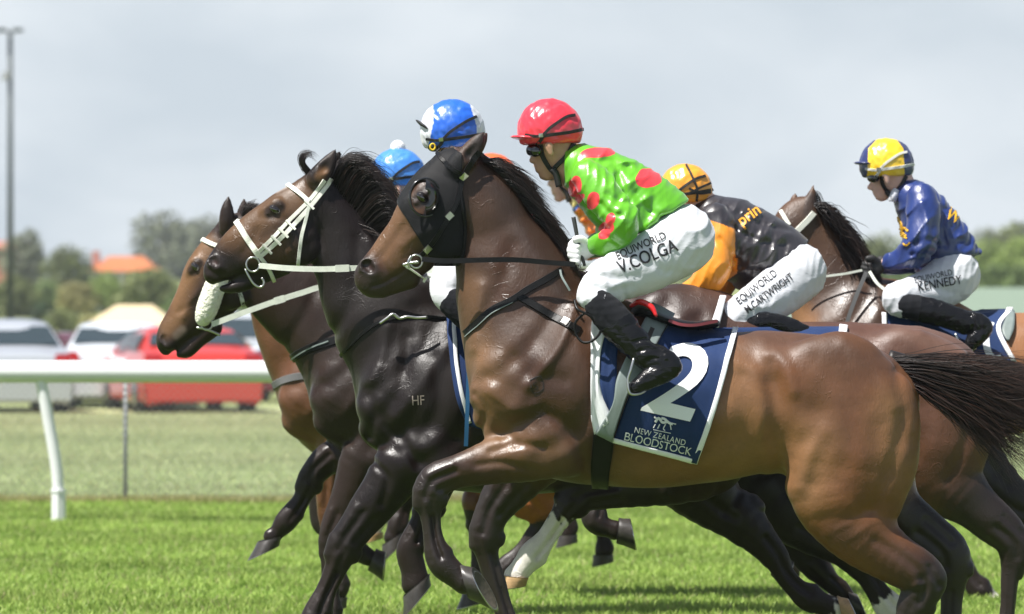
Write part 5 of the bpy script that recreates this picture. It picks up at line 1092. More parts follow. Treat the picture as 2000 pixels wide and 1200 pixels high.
text_on('lettering', 'pa', 1428, 530, 24, M['print_orange'], R6['jacket'], R6['jb'], 17.1, ang=60, off=.004)
text_on('lettering', 'M.CARTWRIGHT', 1460, 613, 21, M['print_black'], R6['breeches'], R6['tb'], 17.1, ang=37, off=.004, bold=.01, sx=.72, maxd=17.15)
text_on('lettering', 'EQUIWORLD', 1444, 596, 21, M['print_black'], R6['breeches'], R6['tb'], 17.1, ang=38, off=.004, bold=.005, sx=.76, maxd=17.15)

# rider in navy on the far right
KN = dict(
    skin=dict(head=[[(1735,326,42,.74),(1742,342,38,.72)], [(1723,346,20,.85),(1723,362,17,.9),(1724,373,13.5,.95),(1728,381,10,1)], [(1740,352,21,.8),(1730,382,7,1)], [(1708,353,5,.8),(1697,366,3.8,1)], [(1700,368,3.4,1.7),(1706,367,4,1.7)], [(1710,340,7,2.4),(1710,343,7,2.4)], [(1708,374,4,1.6),(1710,374,4,1.6)], [(1710,380,4,1.5),(1713,380,4,1.5)], [(1716,386,6,1.3),(1722,388,6,1.3)]],
        neck=[(1748,345,25,.85),(1760,362,26,.9),(1778,385,28,1)], ear=[(1730,345,8,.5),(1733,356,5,.5)], eary=-.085, spine=[(1778,385,26),(1815,420,30),(1860,480,32),(1875,530,36)]),
    torso=[(1746,384,1768,356,1.0),(1750,402,1800,360,1.3),(1756,430,1840,386,1.35),(1764,470,1872,424,1.15),(1775,505,1900,466,1.0),(1790,540,1918,496,.9),(1795,575,1925,530,.9)],
    collar=[(1748,388,1764,354,.95),(1752,396,1774,358,1.0)],
    sleeve=[(1800,388,30,1),(1804,416,34,1),(1802,446,34,1),(1798,474,34,1),(1786,494,30,.95),(1768,504,24,.9),(1748,509,19,.9),(1736,511,16,.9)], sy=(-.15,-.22,-.12), fsleeve=(-6,10),
    hem=(1758,543,1916,496), arm_tip=(1720,513), hand=(1706,522,-.10),
    thigh=[(1862,535,50,1.1,-.03),(1860,542,52,.85,-.09),(1820,566,44,.75,-.15),(1785,578,38,.75,-.2),(1758,582,32,.8,-.24),(1745,586,26,.85,-.26),(1758,598,23,.85,-.27),(1775,602,22,.85,-.275)],
    shin=[(1770,598,23,.8,-.28),(1800,604,25,.75,-.29),(1845,616,24,.75,-.3),(1885,630,22,.8,-.3)],
    foot=[(1885,630,22,.8,-.3),(1908,634,23,.75,-.31),(1920,642,19,.75,-.31),(1908,658,18,.8,-.32),(1898,672,14,.9,-.32),(1894,682,9,1.1,-.32)],
    heel=[(1924,634,11,.9,-.31),(1928,640,9,.9,-.31)], sockcut=1, sock=(1760,620,1764,570), boottop=(1792,640,1802,570),
    cap=(1732,322,52,50,346,1783), peak=(1692,320,25), goggle=(1703,347,10), gy=-.03,
    jg=[([(1790,400),(1800,440),(1795,470)], 7, -4), ([(1838,410),(1834,450),(1840,480)], 6, 5), ([(1775,480),(1800,470),(1826,480)], 6, 4), ([(1850,440),(1870,470),(1900,480)], 7, 3), ([(1770,500),(1800,498),(1820,506)], 5, 4), ([(1785,520),(1830,515),(1870,500)], 6, 3)],
    tg=[([(1800,560),(1840,570),(1870,580)], 7, 3), ([(1900,520),(1905,560),(1890,590)], 6, 3)], bg=[([(1880,618),(1886,632),(1880,648)], 4, 4), ([(1895,622),(1898,640),(1892,655)], 4, 3)], chin=[(1722,345),(1724,360),(1732,374),(1738,382),(1742,392)])
navycap = satin('navy_yellow_cap_silk', attr=True, rough=.25, b=CAPF)
R7 = rider(KN, 18.1, 'jockey in navy silks and a navy and yellow cap at the far right', satin('navy_silk', (.010,.030,.16), rough=.3), navycap, peakm=satin('navy_peak', (.02,.03,.12)),
    capcol=capquarters((.90,.58,.02), (.02,.03,.13), lambda y: 1697+(y-271)*-.05+np.clip(290-y, 0, 99)*.9, lambda y: 1766-np.clip(290-y, 0, 99)*.7+(y-320)*.05), strapm='white_elastic', glove='glove_black', h=.0055)
text_on('lettering', 'KENNEDY', 1793, 569, 24, M['print_black'], R7['breeches'], R7['tb'], 18.1, ang=10, off=.004, bold=.01, sx=.80, maxd=18.15)
text_on('lettering', 'EQUIWORLD', 1786, 553, 16, M['print_black'], R7['breeches'], R7['tb'], 18.1, ang=12, off=.004, sx=.8, maxd=18.15)
text_on('lettering', 'W', 1845, 425, 34, M['print_yellow'], R7['jacket'], R7['jb'], 18.1, ang=-28, off=.004, bold=.02, sx=.8)
for pts, w in (([(1752,424),(1760,440),(1762,455),(1770,462)], 5), ([(1757,448),(1766,446),(1774,452)], 4), ([(1753,455),(1762,462),(1772,466)], 3), ([(1764,476),(1770,480),(1777,474)], 3)): strap('emblem', pts, w, M['print_yellow'], R7['jacket'], R7['jb'], 18.1, off=.004, th=.002)
tubepx('stirrup_iron', [(1866,652,-.33),(1872,668,-.34),(1878,678,-.34),(1892,686,-.34),(1906,680,-.33)], 2.8, M['steel'], H6['root'], 18.1)
tubepx('scarf', [(1752,372,-.05),(1745,384,-.055),(1742,392,-.05)], 9, M['breeches'], R7['root'], 18.1)

# whips
def whip(label, pts, r, d):
    o = tubepx('whip', pts, r, mat('whip_grey', (.05,.052,.055), rough=.5), None, d); o['label'] = label; o['category'] = 'whip'
whip('grey whip handle held upright in the white glove of the green jockey', [(1120,424,-.14),(1124,445,-.14),(1130,475,-.135),(1142,520,-.13)], [4.2,4,3.6,3], 15.0)
# ------------------------------------------------------------------ ground and grass
def gmat():
    m = bpy.data.materials.new('turf_soil'); m.use_nodes = True; nt = m.node_tree; b = nt.nodes['Principled BSDF']; L = nt.links.new
    g = N(nt, 'ShaderNodeNewGeometry'); s = N(nt, 'ShaderNodeSeparateXYZ'); L(g.outputs['Position'], s.inputs[0])
    n = N(nt, 'ShaderNodeTexNoise'); n.inputs['Scale'].default_value = .55; n.inputs['Detail'].default_value = 8; n.inputs['Roughness'].default_value = .7; L(g.outputs['Position'], n.inputs['Vector'])
    a = N(nt, 'ShaderNodeMath', operation='MULTIPLY_ADD'); L(n.outputs[0], a.inputs[0]); a.inputs[1].default_value = 9; L(s.outputs[1], a.inputs[2])
    r = N(nt, 'ShaderNodeMapRange'); r.inputs[1].default_value = 36; r.inputs[2].default_value = 72; L(a.outputs[0], r.inputs[0])
    c = N(nt, 'ShaderNodeValToRGB'); e = c.color_ramp.elements
    e[0].position = 0; e[0].color = (.30,.38,.15,1); e[1].position = 1; e[1].color = (.22,.25,.10,1)
    for p, col in ((.18, (.31,.39,.16,1)), (.30, (.38,.43,.21,1)), (.45, (.34,.41,.18,1)), (.60, (.48,.46,.26,1)), (.78, (.49,.47,.27,1)), (.9,(.38,.43,.21,1))):
        x = e.new(p); x.color = col
    L(r.outputs[0], c.inputs[0])
    t = N(nt, 'ShaderNodeMath', operation='LESS_THAN'); L(s.outputs[1], t.inputs[0]); t.inputs[1].default_value = 31.6
    mx = N(nt, 'ShaderNodeMix', data_type='RGBA'); L(t.outputs[0], mx.inputs[0]); L(c.outputs[0], mx.inputs[6]); mx.inputs[7].default_value = (.10,.155,.03,1)
    n2 = N(nt, 'ShaderNodeTexNoise'); n2.inputs['Scale'].default_value = 6; n2.inputs['Detail'].default_value = 8; L(g.outputs['Position'], n2.inputs['Vector'])
    mr = N(nt, 'ShaderNodeMapRange'); mr.inputs[1].default_value = .3; mr.inputs[2].default_value = .7; mr.inputs[3].default_value = .72; mr.inputs[4].default_value = 1.3; L(n2.outputs[0], mr.inputs[0])
    v = N(nt, 'ShaderNodeVectorMath', operation='SCALE'); L(mx.outputs[2], v.inputs[0]); L(mr.outputs[0], v.inputs['Scale']); L(v.outputs[0], b.inputs['Base Color'])
    b.inputs['Roughness'].default_value = .95; b.inputs['Specular IOR Level'].default_value = .15
    bp = N(nt, 'ShaderNodeBump'); bp.inputs['Distance'].default_value = .05; n3 = N(nt, 'ShaderNodeTexNoise'); n3.inputs['Scale'].default_value = 25; n3.inputs['Detail'].default_value = 6; L(g.outputs['Position'], n3.inputs['Vector']); L(n3.outputs[0], bp.inputs['Height']); L(bp.outputs[0], b.inputs['Normal'])
    return m
def gz(x, y):
    t = min(max((y-95)/520, 0), 1); return 6.3*t*t*(3-2*t)*(1 if x < 60 else max(0, 1-(x-60)/200))
ys = [4, 12, 31.5, 60, 80, 95]+[95+i*22 for i in range(1, 26)]+[800, 1400, 3000]; xs_ = [-1500,-400,-200,-120,-80,-50,-30,-10,0,10,30,50,80,120,200,400,1500]
V = [(x, y, gz(x, y)) for y in ys for x in xs_]; n = len(xs_)
g = mesh_np('ground', V, [(j*n+i, j*n+i+1, (j+1)*n+i+1, (j+1)*n+i) for j in range(len(ys)-1) for i in range(n-1)], gmat()); g['kind'] = 'structure'
def leafmat(name, rough=.55, transl=.35):
    m = bpy.data.materials.new(name); m.use_nodes = True; nt = m.node_tree; b = nt.nodes['Principled BSDF']; L = nt.links.new
    a = N(nt, 'ShaderNodeAttribute'); a.attribute_name = 'Col'; L(a.outputs[0], b.inputs['Base Color']); b.inputs['Roughness'].default_value = rough; b.inputs['Specular IOR Level'].default_value = .3
    t = N(nt, 'ShaderNodeBsdfTranslucent'); L(a.outputs[0], t.inputs[0]); mx = N(nt, 'ShaderNodeMixShader'); mx.inputs[0].default_value = transl
    L(b.outputs[0], mx.inputs[1]); L(t.outputs[0], mx.inputs[2]); L(mx.outputs[0], nt.nodes['Material Output'].inputs[0]); MATS[name] = m; return m
def blades(name, n, y0, y1, hgt, wid, c0, c1, seed, pw=1.0, tone=None):
    rg = np.random.default_rng(seed); Y = y0+(y1-y0)*rg.random(n)**pw; X = (rg.random(n)*2-1)*(Y*1050/FPX+.9)
    th = rg.random(n)*np.pi; H = hgt*(.55+.75*rg.random(n)); w = wid*(.6+.8*rg.random(n)); lean = rg.normal(size=(n, 2))*H[:, None]*.42
    patch = np.sin(X*1.7+Y*.9)+np.sin(X*3.1-Y*2.3+1)+np.sin(X*.8+Y*3.7+2); H = H*(1+.10*patch)
    dx, dy = np.cos(th)*w/2, np.sin(th)*w/2
    b0 = np.stack([X-dx, Y-dy, np.zeros(n)-.004], 1); b1 = np.stack([X+dx, Y+dy, np.zeros(n)-.004], 1)
    m0 = np.stack([X+lean[:, 0]*.35-dx*.8, Y+lean[:, 1]*.35-dy*.8, H*.6], 1); m1 = np.stack([X+lean[:, 0]*.35+dx*.8, Y+lean[:, 1]*.35+dy*.8, H*.6], 1)
    tp = np.stack([X+lean[:, 0], Y+lean[:, 1], H], 1); V = np.stack([b0, b1, m1, tp, m0], 1).reshape(-1, 3)
    k = np.arange(n)[:, None]*5; F = np.concatenate([k+np.array([[0, 1, 2]]), k+np.array([[0, 2, 4]]), k+np.array([[4, 2, 3]])])
    u = np.clip(rg.random(n)*.8+.12*patch/3+.1, 0, 1)[:, None]; C = np.asarray(c0)*(1-u)+np.asarray(c1)*u
    dry = (rg.random(n) < .06)[:, None]; C = np.where(dry, np.array((.42,.38,.20)), C)
    if tone is not None: C = C*tone(X, Y)[:, None]
    o = mesh_np(name, V, F, MATS['blade'], None, col=np.repeat(C, 5, axis=0), smooth=False); o['kind'] = 'stuff'; return o
leafmat('blade', .5, .4)
g1 = blades('grass', 350000, 17.5, 31.55, .045, .0075, (.16,.30,.035), (.53,.66,.18), 3, tone=lambda X, Y: 1+.10*np.sin(X*1.3+Y*2.2)+.08*np.sin(X*4.1-Y*5)); g1['label'] = 'lush bright green turf of the racetrack under the horses'; g1['category'] = 'grass'
g2 = blades('grass', 190000, 31.7, 60, .030, .013, (.29,.36,.18), (.55,.57,.35), 5, .8, tone=lambda X, Y: 1+.10*np.sin(Y*.9+X*.1)+.08*np.sin(X*2-Y*3)); g2['label'] = 'short paler grass between the mesh fence and the parked cars'; g2['category'] = 'grass'
g3 = blades('grass', 26000, 31.4, 31.85, .075, .008, (.28,.32,.10), (.55,.48,.26), 6); g3['label'] = 'dry taller grass strip along the foot of the mesh fence'; g3['category'] = 'grass'

# ------------------------------------------------------------------ running rail and mesh fence
mat('rail_plastic', (.82,.83,.83), rough=.35, var=.04, varscale=4)
mat('galvanised', (.36,.37,.38), rough=.5, metal=.1, var=.15)
mat('wire', (.34,.34,.35), rough=.5, metal=.4)
def own(o, label, cat, group=None):
    o['label'] = label; o['category'] = cat
    if group: o['group'] = group
    return o
D = 28.6
c = P(1000, 900, D); rr = thing('running_rail', 'white plastic running rail along the racetrack with curved posts', 'rail', (c.x, D, 0))
b = MB(); b.tube([P(x, 726.5, D) for x in (-900, -300, 300, 1000, 1700, 2300, 2900)], 21.5*D/FPX, 24); b.build('rail', MATS['rail_plastic'], rr)
for px in (-747, 115, 977, 1840, 2702):
    o = px-115; pts = catmull([(78+o, 735, 0), (86+o, 775, 0), (96+o, 830, 0), (106+o, 885, 0), (112+o, 930, 0), (114+o, 962, 0)], 5)
    b = MB(); b.tube([P(p[0], p[1], D) for p in pts], 11.5*D/FPX, 12); p_ = b.build('post', MATS['rail_plastic'], rr)
    b = MB(); q = P(114.5+o, 958, D); r_ = 14*D/FPX
    b.tube([(q.x, D, q.z), (q.x, D, -.02)], r_, 8); b.tube([(q.x, D, q.z+.006), (q.x, D, q.z-.012)], r_*1.12, 8); b.build('socket', MATS['rail_plastic'], p_, smooth=False)
D = 31.7; zt = 1.02
fr = thing('mesh_fence', 'low galvanised chain mesh fence behind the running rail', 'fence', (0, D, 0))
for px in (-1261, -508, 245, 998, 1751, 2504):
    x = P(px, 900, D).x; b = MB(); b.tube([(x, D, -.05), (x, D, zt+.03)], .017, 10); b.build('post', MATS['galvanised'], fr)
b = MB(); x0, x1 = P(-1261, 0, D).x, P(2504, 0, D).x
b.tube([(x0, D, zt), (x1, D, zt)], .016, 8); b.build('top_rail', MATS['galvanised'], fr)
st = .055; V = []; F = []; w = .0021
def bar(xa, za, xb, zb, y):
    n0 = len(V); V.extend([(xa-w, y, za), (xa+w, y, za), (xb+w, y, zb), (xb-w, y, zb), (xa, y+2*w, za), (xb, y+2*w, zb)]); F.extend([(n0, n0+1, n0+2, n0+3), (n0+1, n0+4, n0+5, n0+2), (n0+4, n0, n0+3, n0+5)])
i = 0
for x in np.arange(x0, x1-zt, st):
    bar(x, .02, x+zt-.02, zt, D-.022); bar(x+zt-.02, .02, x, zt, D-.026)
mesh_np('mesh', V, F, MATS['wire'], fr, smooth=False)

# ------------------------------------------------------------------ parked cars
mat('glass_dark', (.03,.045,.05), rough=.05, spec=.8, coat=1, coatrough=.03); mat('tyre', (.015,.015,.015), rough=.85); mat('rim', (.35,.35,.36), rough=.3, metal=.8)
mat('lamp_red', (.45,.01,.01), rough=.15, coat=1); mat('plate', (.75,.75,.70), rough=.5); mat('car_black', (.02,.02,.02), rough=.5)
def paint(name, c, metal=0): return mat(name, c, rough=.3, metal=metal, coat=1, coatrough=.05, var=.03)
def car(label, x_px, d, yaw, pm, L=4.2, W=1.74, H=1.44, kind='hatch', front=False, scale=1):
    """rear of the car at local y=0 looking to -y; x right"""
    # section outline, from rear bottom over the roof to the front bottom: (y, z, half width)
    hw = W/2
    prof = [(.10,.17,hw*.93),(.0,.34,hw*.96),(-.02,.58,hw),(.03,.78,hw),(.10,.90,hw*.97),(.42,.98,hw*.92),(.86,H-.12,hw*.76),(1.12,H-.02,hw*.71),(1.5,H,hw*.70),(1.95,H-.03,hw*.71),(2.25,H-.12,hw*.77),(2.75,1.06,hw*.90),(3.05,.95,hw*.96),(3.6,.88,hw*.97),(4.0,.76,hw*.93),(4.17,.58,hw*.90),(4.2,.34,hw*.88),(4.1,.17,hw*.86)]
    if kind == 'van': prof = [(y, z*1.0 if z < 1 else 1+(z-1)*1.5, w_) for y, z, w_ in prof]
    prof = [(y*L/4.2, z, w_) for y, z, w_ in prof]
    if front: prof = [(L-y, z, w_) for y, z, w_ in prof][::-1]
    loc = P(x_px, 800, d); a = math.radians(yaw); root = thing('parked_car', label, 'car', (loc.x, d, 0), 'cars parked behind the mesh fence')
    Rm = Matrix.Rotation(a, 3, 'Z'); tr = lambda x, y, z: Rm @ Vector((x*scale, y*scale, z*scale))+Vector((loc.x, d, 0))
    def put(bm_, name, m, par, smooth=True):
        bm_.V = [tuple(tr(*v)) for v in bm_.V]; return bm_.build(name, m, par, smooth=smooth)
    b = MB(); pc = catmull(prof, 3); K = 9; V = []
    for (y, z, w_) in pc:
        for j in range(K):
            u = -1+2*j/(K-1); V.append((w_*u, y, z-(abs(u)**4)*.05))
    F = [(i*K+j, i*K+j+1, (i+1)*K+j+1, (i+1)*K+j) for i in range(len(pc)-1) for j in range(K-1)]
    b.add(V, F)
    sl = [(y, z, w_) for y, z, w_ in pc]; m_ = len(sl)
    for sgn in (-1, 1):      # sides: strips between upper and lower outline
        ycs = np.linspace(min(p[0] for p in sl)+.01, max(p[0] for p in sl)-.01, 26); top = []; 
        ya = np.array([p[0] for p in sl]); za = np.array([p[1] for p in sl]); wa = np.array([p[2] for p in sl])
        Vs = []; Fs = []; nz = 7
        for yc in ycs:
            o = np.argsort(ya); zt_ = np.interp(yc, ya[o], np.maximum.accumulate(za[o]) if yc < L*.3 else za[o]); zt_ = np.interp(yc, ya[o], za[o]); wt_ = np.interp(yc, ya[o], wa[o])
            for q in range(nz):
                t = q/(nz-1); z = .19+(zt_-.05-.19)*t; wz = hw*(1 if z < .9 else 1-(z-.9)/(H-.9)*.25)*(.96+.04*math.sin(math.pi*min(z/.9, 1)))
                if yc < .3 or yc > L-.5: wz = min(wz, wt_*1.01)
                Vs.append((sgn*(wt_ if q == nz-1 else min(wz, hw)), yc, z))
        Fs = [(i*nz+q, i*nz+q+1, (i+1)*nz+q+1, (i+1)*nz+q) for i in range(25) for q in range(nz-1)]
        b.add(Vs, Fs)
    b.box((-hw*.9, .12, .16), (hw*.9, L-.15, .36))
    body = put(b, 'body', pm, root)
    def gl(pts, name='window', m=None):
        b = MB(); n = len(pts); b.add(list(pts)+[(x, y+.012, z) for x, y, z in pts], [tuple(range(n)), tuple(range(2*n-1, n-1, -1))]+[(i, (i+1) % n, n+(i+1) % n, n+i) for i in range(n)]); return put(b, name, m or MATS['glass_dark'], root, False)
    ry = lambda z: float(np.interp(z, [.90, .98, H-.12, H], [.10, .42, .86, 1.5]))*L/4.2 if not front else float(np.interp(z, [.95, 1.06, H-.12, H], [3.05, 2.75, 2.25, 1.9]))
    if front: ry0 = ry; ry = lambda z: L-ry0(z)
    z0, z1 = (1.02, H-.11)
    gl([(-hw*.82, ry(z0)-.03, z0), (hw*.82, ry(z0)-.03, z0), (hw*.70, ry(z1)-.03, z1), (-hw*.70, ry(z1)-.03, z1)], 'rear_window' if not front else 'windscreen')
    for sgn in (-1, 1):
        for ya_, yb_ in ((1.0, 1.6), (1.68, 2.35)):
            w0, w1 = hw*.985+.008, hw*.78+.012
            q = [(sgn*w0, ya_*L/4.2-(.25 if ya_ < 1.2 else 0), .97), (sgn*w0, yb_*L/4.2+(.22 if ya_ > 1.2 else 0), .97), (sgn*w1, yb_*L/4.2-.03, H-.12), (sgn*w1, ya_*L/4.2, H-.12)]
            if front: q = [(x, L-y, z) for x, y, z in q]
            gl(q, 'side_window')
        gl([(sgn*hw*.66, -.03, .66), (sgn*hw*.97, -.0, .66), (sgn*hw*.97, .02, .88), (sgn*hw*.70, .0, .88)], 'headlight' if front else 'tail_light', MATS['plate'] if front else MATS['lamp_red'])
    gl([(-.26, -.045, .60), (.26, -.045, .60), (.26, -.03, .72), (-.26, -.03, .72)], 'number_plate', MATS['plate'])
    b = MB(); b.box((-hw*.95, -.07, .20), (hw*.95, .12, .50)); put(b, 'bumper', pm, root, False)
    for yy in (.78*L/4.2, L-.82*L/4.2):
        for sgn in (-1, 1):
            b = MB(); b.tube([(sgn*(hw-.20), yy, .31), (sgn*(hw+.006), yy, .31)], .31, 22); wh = put(b, 'wheel', MATS['tyre'], root)
            b = MB(); b.tube([(sgn*(hw-.03), yy, .31), (sgn*(hw+.014), yy, .31)], .19, 16); put(b, 'rim', MATS['rim'], wh)
    return root
silver = paint('silver_paint', (.52,.55,.60), .3); white = paint('white_paint', (.62,.66,.70)); redp = paint('red_paint', (.58,.045,.035)); mar = paint('maroon_paint', (.12,.012,.02)); dk = paint('graphite_paint', (.05,.05,.06))
car('silver hatchback parked at the far left behind the rail', 26, 60, 14, silver, W=1.8, H=1.40)
car('white car parked between the silver and the red one', 228, 63.5, 4, white, W=1.72, H=1.36, L=4.4)
car('bright red hatchback parked nearest to the horses', 398, 60, 15, redp, W=1.80, H=1.30)
car('dark maroon car seen in the gap beside the silver hatchback', 150, 69, 10, mar, W=1.75, H=1.15, front=True)
car('maroon car half hidden by the bay horse chest', 560, 68, -18, mar, W=1.75, H=1.22, front=True)
car('white car whose roof shows beyond the red hatchback', 520, 76, 12, white, W=1.8, H=1.5, front=True)

# ------------------------------------------------------------------ lamp post
mat('pole_paint', (.045,.06,.06), rough=.5); mat('lamp_grey', (.35,.36,.37), rough=.4)
D = 150; p = P(20, 620, D); lp = thing('lamp_post', 'tall dark floodlight post standing at the left edge', 'lamp post', (p.x, D, gz(p.x, D)))
b = MB(); zt = P(20, 62, D).z; b.tube([(p.x, D, gz(p.x, D)-.1), (p.x, D, zt)], [.13, .085], 12); b.build('pole', MATS['pole_paint'], lp)
b = MB(); b.tube([(p.x-.42, D, zt), (p.x+.42, D, zt)], .03, 8); b.build('crossarm', MATS['pole_paint'], lp)
for sg in (-1, 1):
    b = MB(); b.box((p.x+sg*.30-.17, D-.35, zt-.02), (p.x+sg*.30+.17, D+.1, zt+.10)); b.build('floodlight', MATS['pole_paint'], lp, smooth=False)
q = P(15, 148, D); b = MB(); b.box((q.x-.16, D-.35, q.z-.10), (q.x+.12, D-.05, q.z+.10)); b.tube([(q.x-.05, D-.2, q.z+.1), (p.x, D, q.z+.16)], .035, 6); b.sphere((q.x-.1, D-.3, q.z-.1), .1); b.build('camera_box', MATS['lamp_grey'], lp, smooth=False)
b = MB(); b.tube([(p.x, D, gz(p.x, D)), (p.x, D, gz(p.x, D)+.5)], [.22, .15], 10); b.build('base', MATS['pole_paint'], lp)

# ------------------------------------------------------------------ trees, hedges, houses
leafmat('foliage', .6, .25); mat('bark', (.09,.07,.05), rough=.9, bumps=((12,.6,.02,'noise',(1,1,.3)),), var=.3)
def tree(label, x, top, base, wpx, d, col, seed, kind='tree', name='tree', clumps=16, nleaf=2600, flat=.9, lean=0, grp='trees on the hillside behind'):
    rg = np.random.default_rng(seed); s = d/FPX; gzv = gz(P(x, 0, d).x, d); c = P(x, top, d)
    ztop = c.z; zb = P(x, base, d).z; H = ztop-zb; Wd = wpx*s/2
    root = thing(name, label, kind, (c.x, d, gzv), grp)
    b = MB(); nb = 5; b.tube([(c.x, d, gzv-.2), (c.x+lean*.3*Wd, d, (gzv+zb)/2+H*.15), (c.x+lean*.6*Wd, d, zb+H*.55)], [H*.05+.06, H*.04+.04, H*.015+.02], 8)
    for i in range(nb):
        a = rg.random()*6.28; z0 = zb+H*(.05+.3*rg.random()); b.tube([(c.x+lean*.3*Wd, d, z0), (c.x+math.cos(a)*Wd*.3, d+math.sin(a)*Wd*.3, z0+H*.2), (c.x+math.cos(a)*Wd*.62, d+math.sin(a)*Wd*.5, z0+H*.42)], [H*.02+.03, H*.014+.02, .01], 6)
    b.build('trunk', MATS['bark'], root)
    CC = []; 
    for i in range(clumps):
        t = (i+.5)/clumps; ph = i*2.4+rg.random(); hh = .12+.70*t; prof_ = math.sin(math.pi*min(1, (.22+hh*.86)))**.7
        rad = Wd*.72*prof_*math.sqrt(rg.random()*.8+.2); CC.append((c.x+lean*Wd*.7*hh+math.cos(ph)*rad, d+math.sin(ph)*rad*.8, zb+H*(hh-.03), Wd*(.32+.22*rg.random())))
    CC = np.array(CC); k = rg.integers(0, len(CC), nleaf); v = rg.normal(size=(nleaf, 3)); v /= np.linalg.norm(v, axis=1, keepdims=True)
    R_ = CC[k, 3]*(.45+.62*rg.random(nleaf)**.6); Pn = CC[k, :3]+v*R_[:, None]*np.array([1, 1, flat])
    ls = Wd*.075*(.6+.9*rg.random(nleaf)); a1 = rg.normal(size=(nleaf, 3)); a1 /= np.linalg.norm(a1, axis=1, keepdims=True); a2 = np.cross(a1, v); a2 /= np.linalg.norm(a2, axis=1, keepdims=True)+1e-9
    V = np.stack([Pn-a1*ls[:, None], Pn-a2*ls[:, None]*.5, Pn+a1*ls[:, None], Pn+a2*ls[:, None]*.5], 1).reshape(-1, 3)
    F = np.arange(nleaf*4).reshape(-1, 4); cl = np.asarray(col)*(.75+.5*rg.random((len(CC), 1)))[k]*(.8+.4*rg.random((nleaf, 1)))
    mesh_np('crown', V, F, MATS['foliage'], root, col=np.repeat(cl, 4, axis=0), smooth=False)
OL = (.17,.20,.07); GR = (.14,.20,.06); GY = (.20,.22,.14); DKG = (.06,.10,.05); LG = (.25,.33,.09); YL = (.34,.32,.13)
T_ = [('pale loose tree beside the red house at the left edge', 45, 447, 555, 95, 330, GY, 'tree'), ('wind-leaning olive tree left of the orange roof', 145, 476, 575, 92, 300, OL, 'tree'),
      ('tall grey-green tree, highest on the left skyline', 318, 400, 580, 130, 470, GY, 'tree'), ('grey-green tree top joined to the tallest one, on its right', 388, 408, 580, 120, 480, GY, 'tree'),
      ('broad grey-green tree left of the horse ears', 440, 435, 570, 90, 470, GY, 'tree'),
      ('large olive bush in front of the orange-roofed house', 290, 522, 612, 120, 220, OL, 'bush'), ('bright green bush under the orange roof', 205, 538, 600, 80, 230, LG, 'bush'),
      ('yellow-green bush below the leaning tree', 150, 548, 610, 70, 215, YL, 'bush'), ('dark conical shrub right of the lamp post', 77, 588, 640, 40, 190, DKG, 'shrub'),
      ('green bush behind the lamp post', 30, 540, 620, 90, 240, OL, 'bush'), ('dull green bush at the left under the red house', 90, 545, 610, 70, 260, GR, 'bush'),
      ('low green bush right of the cream roof', 345, 570, 640, 70, 200, GR, 'bush'), ('low shrub in front of the silver car roof', 120, 600, 650, 60, 180, OL, 'shrub'),
      ('green bush seen under the white-bridled horse jaw', 470, 560, 660, 90, 190, GR, 'bush'), ('olive bush behind the leftmost horse head', 400, 540, 640, 90, 230, OL, 'bush'),
      ('small shrub below the cream roof at left', 172, 610, 660, 45, 170, YL, 'shrub'),
      ('olive tree just left of the navy rider', 1715, 452, 580, 110, 300, OL, 'tree'), ('rounded green tree behind the navy rider', 1790, 470, 590, 110, 290, GR, 'tree'),
      ('slim tree top above the navy rider shoulder', 1868, 392, 600, 46, 330, GY, 'tree'), ('loose tree at upper right beyond the hedge', 1925, 420, 580, 70, 340, GY, 'tree'),
      ('pale green tree at the right edge', 1985, 415, 580, 110, 320, OL, 'tree'), ('tree behind the bay horse mane', 1650, 485, 600, 90, 310, OL, 'tree'),
      ('sunlit green tree in the hedge at right', 1925, 462, 566, 90, 240, LG, 'tree'), ('rightmost sunlit green tree in the hedge', 1995, 456, 566, 100, 235, LG, 'tree'), ('sunlit green tree beside the navy rider back', 1870, 470, 566, 80, 245, LG, 'tree'),
      ('dark green shrub at the hedge foot beside the navy rider', 1900, 520, 572, 70, 215, GR, 'shrub'), ('dark green shrub at the hedge foot near the right edge', 1950, 516, 572, 70, 214, GR, 'shrub'), ('dark green shrub at the hedge foot on the right edge', 2000, 518, 572, 70, 213, GR, 'shrub'),
      ('hidden olive tree between the two right riders', 1560, 500, 600, 110, 300, OL, 'tree'), ('green tree beyond the middle of the pack', 1200, 520, 600, 140, 310, OL, 'tree'), ('olive tree beyond the white-bridled horse neck', 620, 520, 620, 130, 300, OL, 'tree')]
for i, (lb, x, tp, bs, w_, d_, c_, kd) in enumerate(T_):
    tree(lb, x, tp, bs, w_*1.25, d_, c_, 40+i, kind=kd, name=kd, nleaf=2600 if w_ > 60 else 1500, lean=-.5 if i == 1 else 0, clumps=16 if kd == 'tree' else 12)
mat('orange_tile', (.62,.19,.06), rough=.8, var=.15, bumps=((30,.5,.05,'weave',(1,1,1)),)); mat('house_wall', (.50,.50,.45), rough=.8, var=.1); mat('red_wall', (.48,.17,.11), rough=.85, var=.1); mat('cream_roof', (.66,.53,.33), rough=.8, var=.08)
mat('grey_roof', (.20,.18,.17), rough=.7, var=.15); mat('pale_green_sheet', (.42,.52,.46), rough=.5, var=.06)
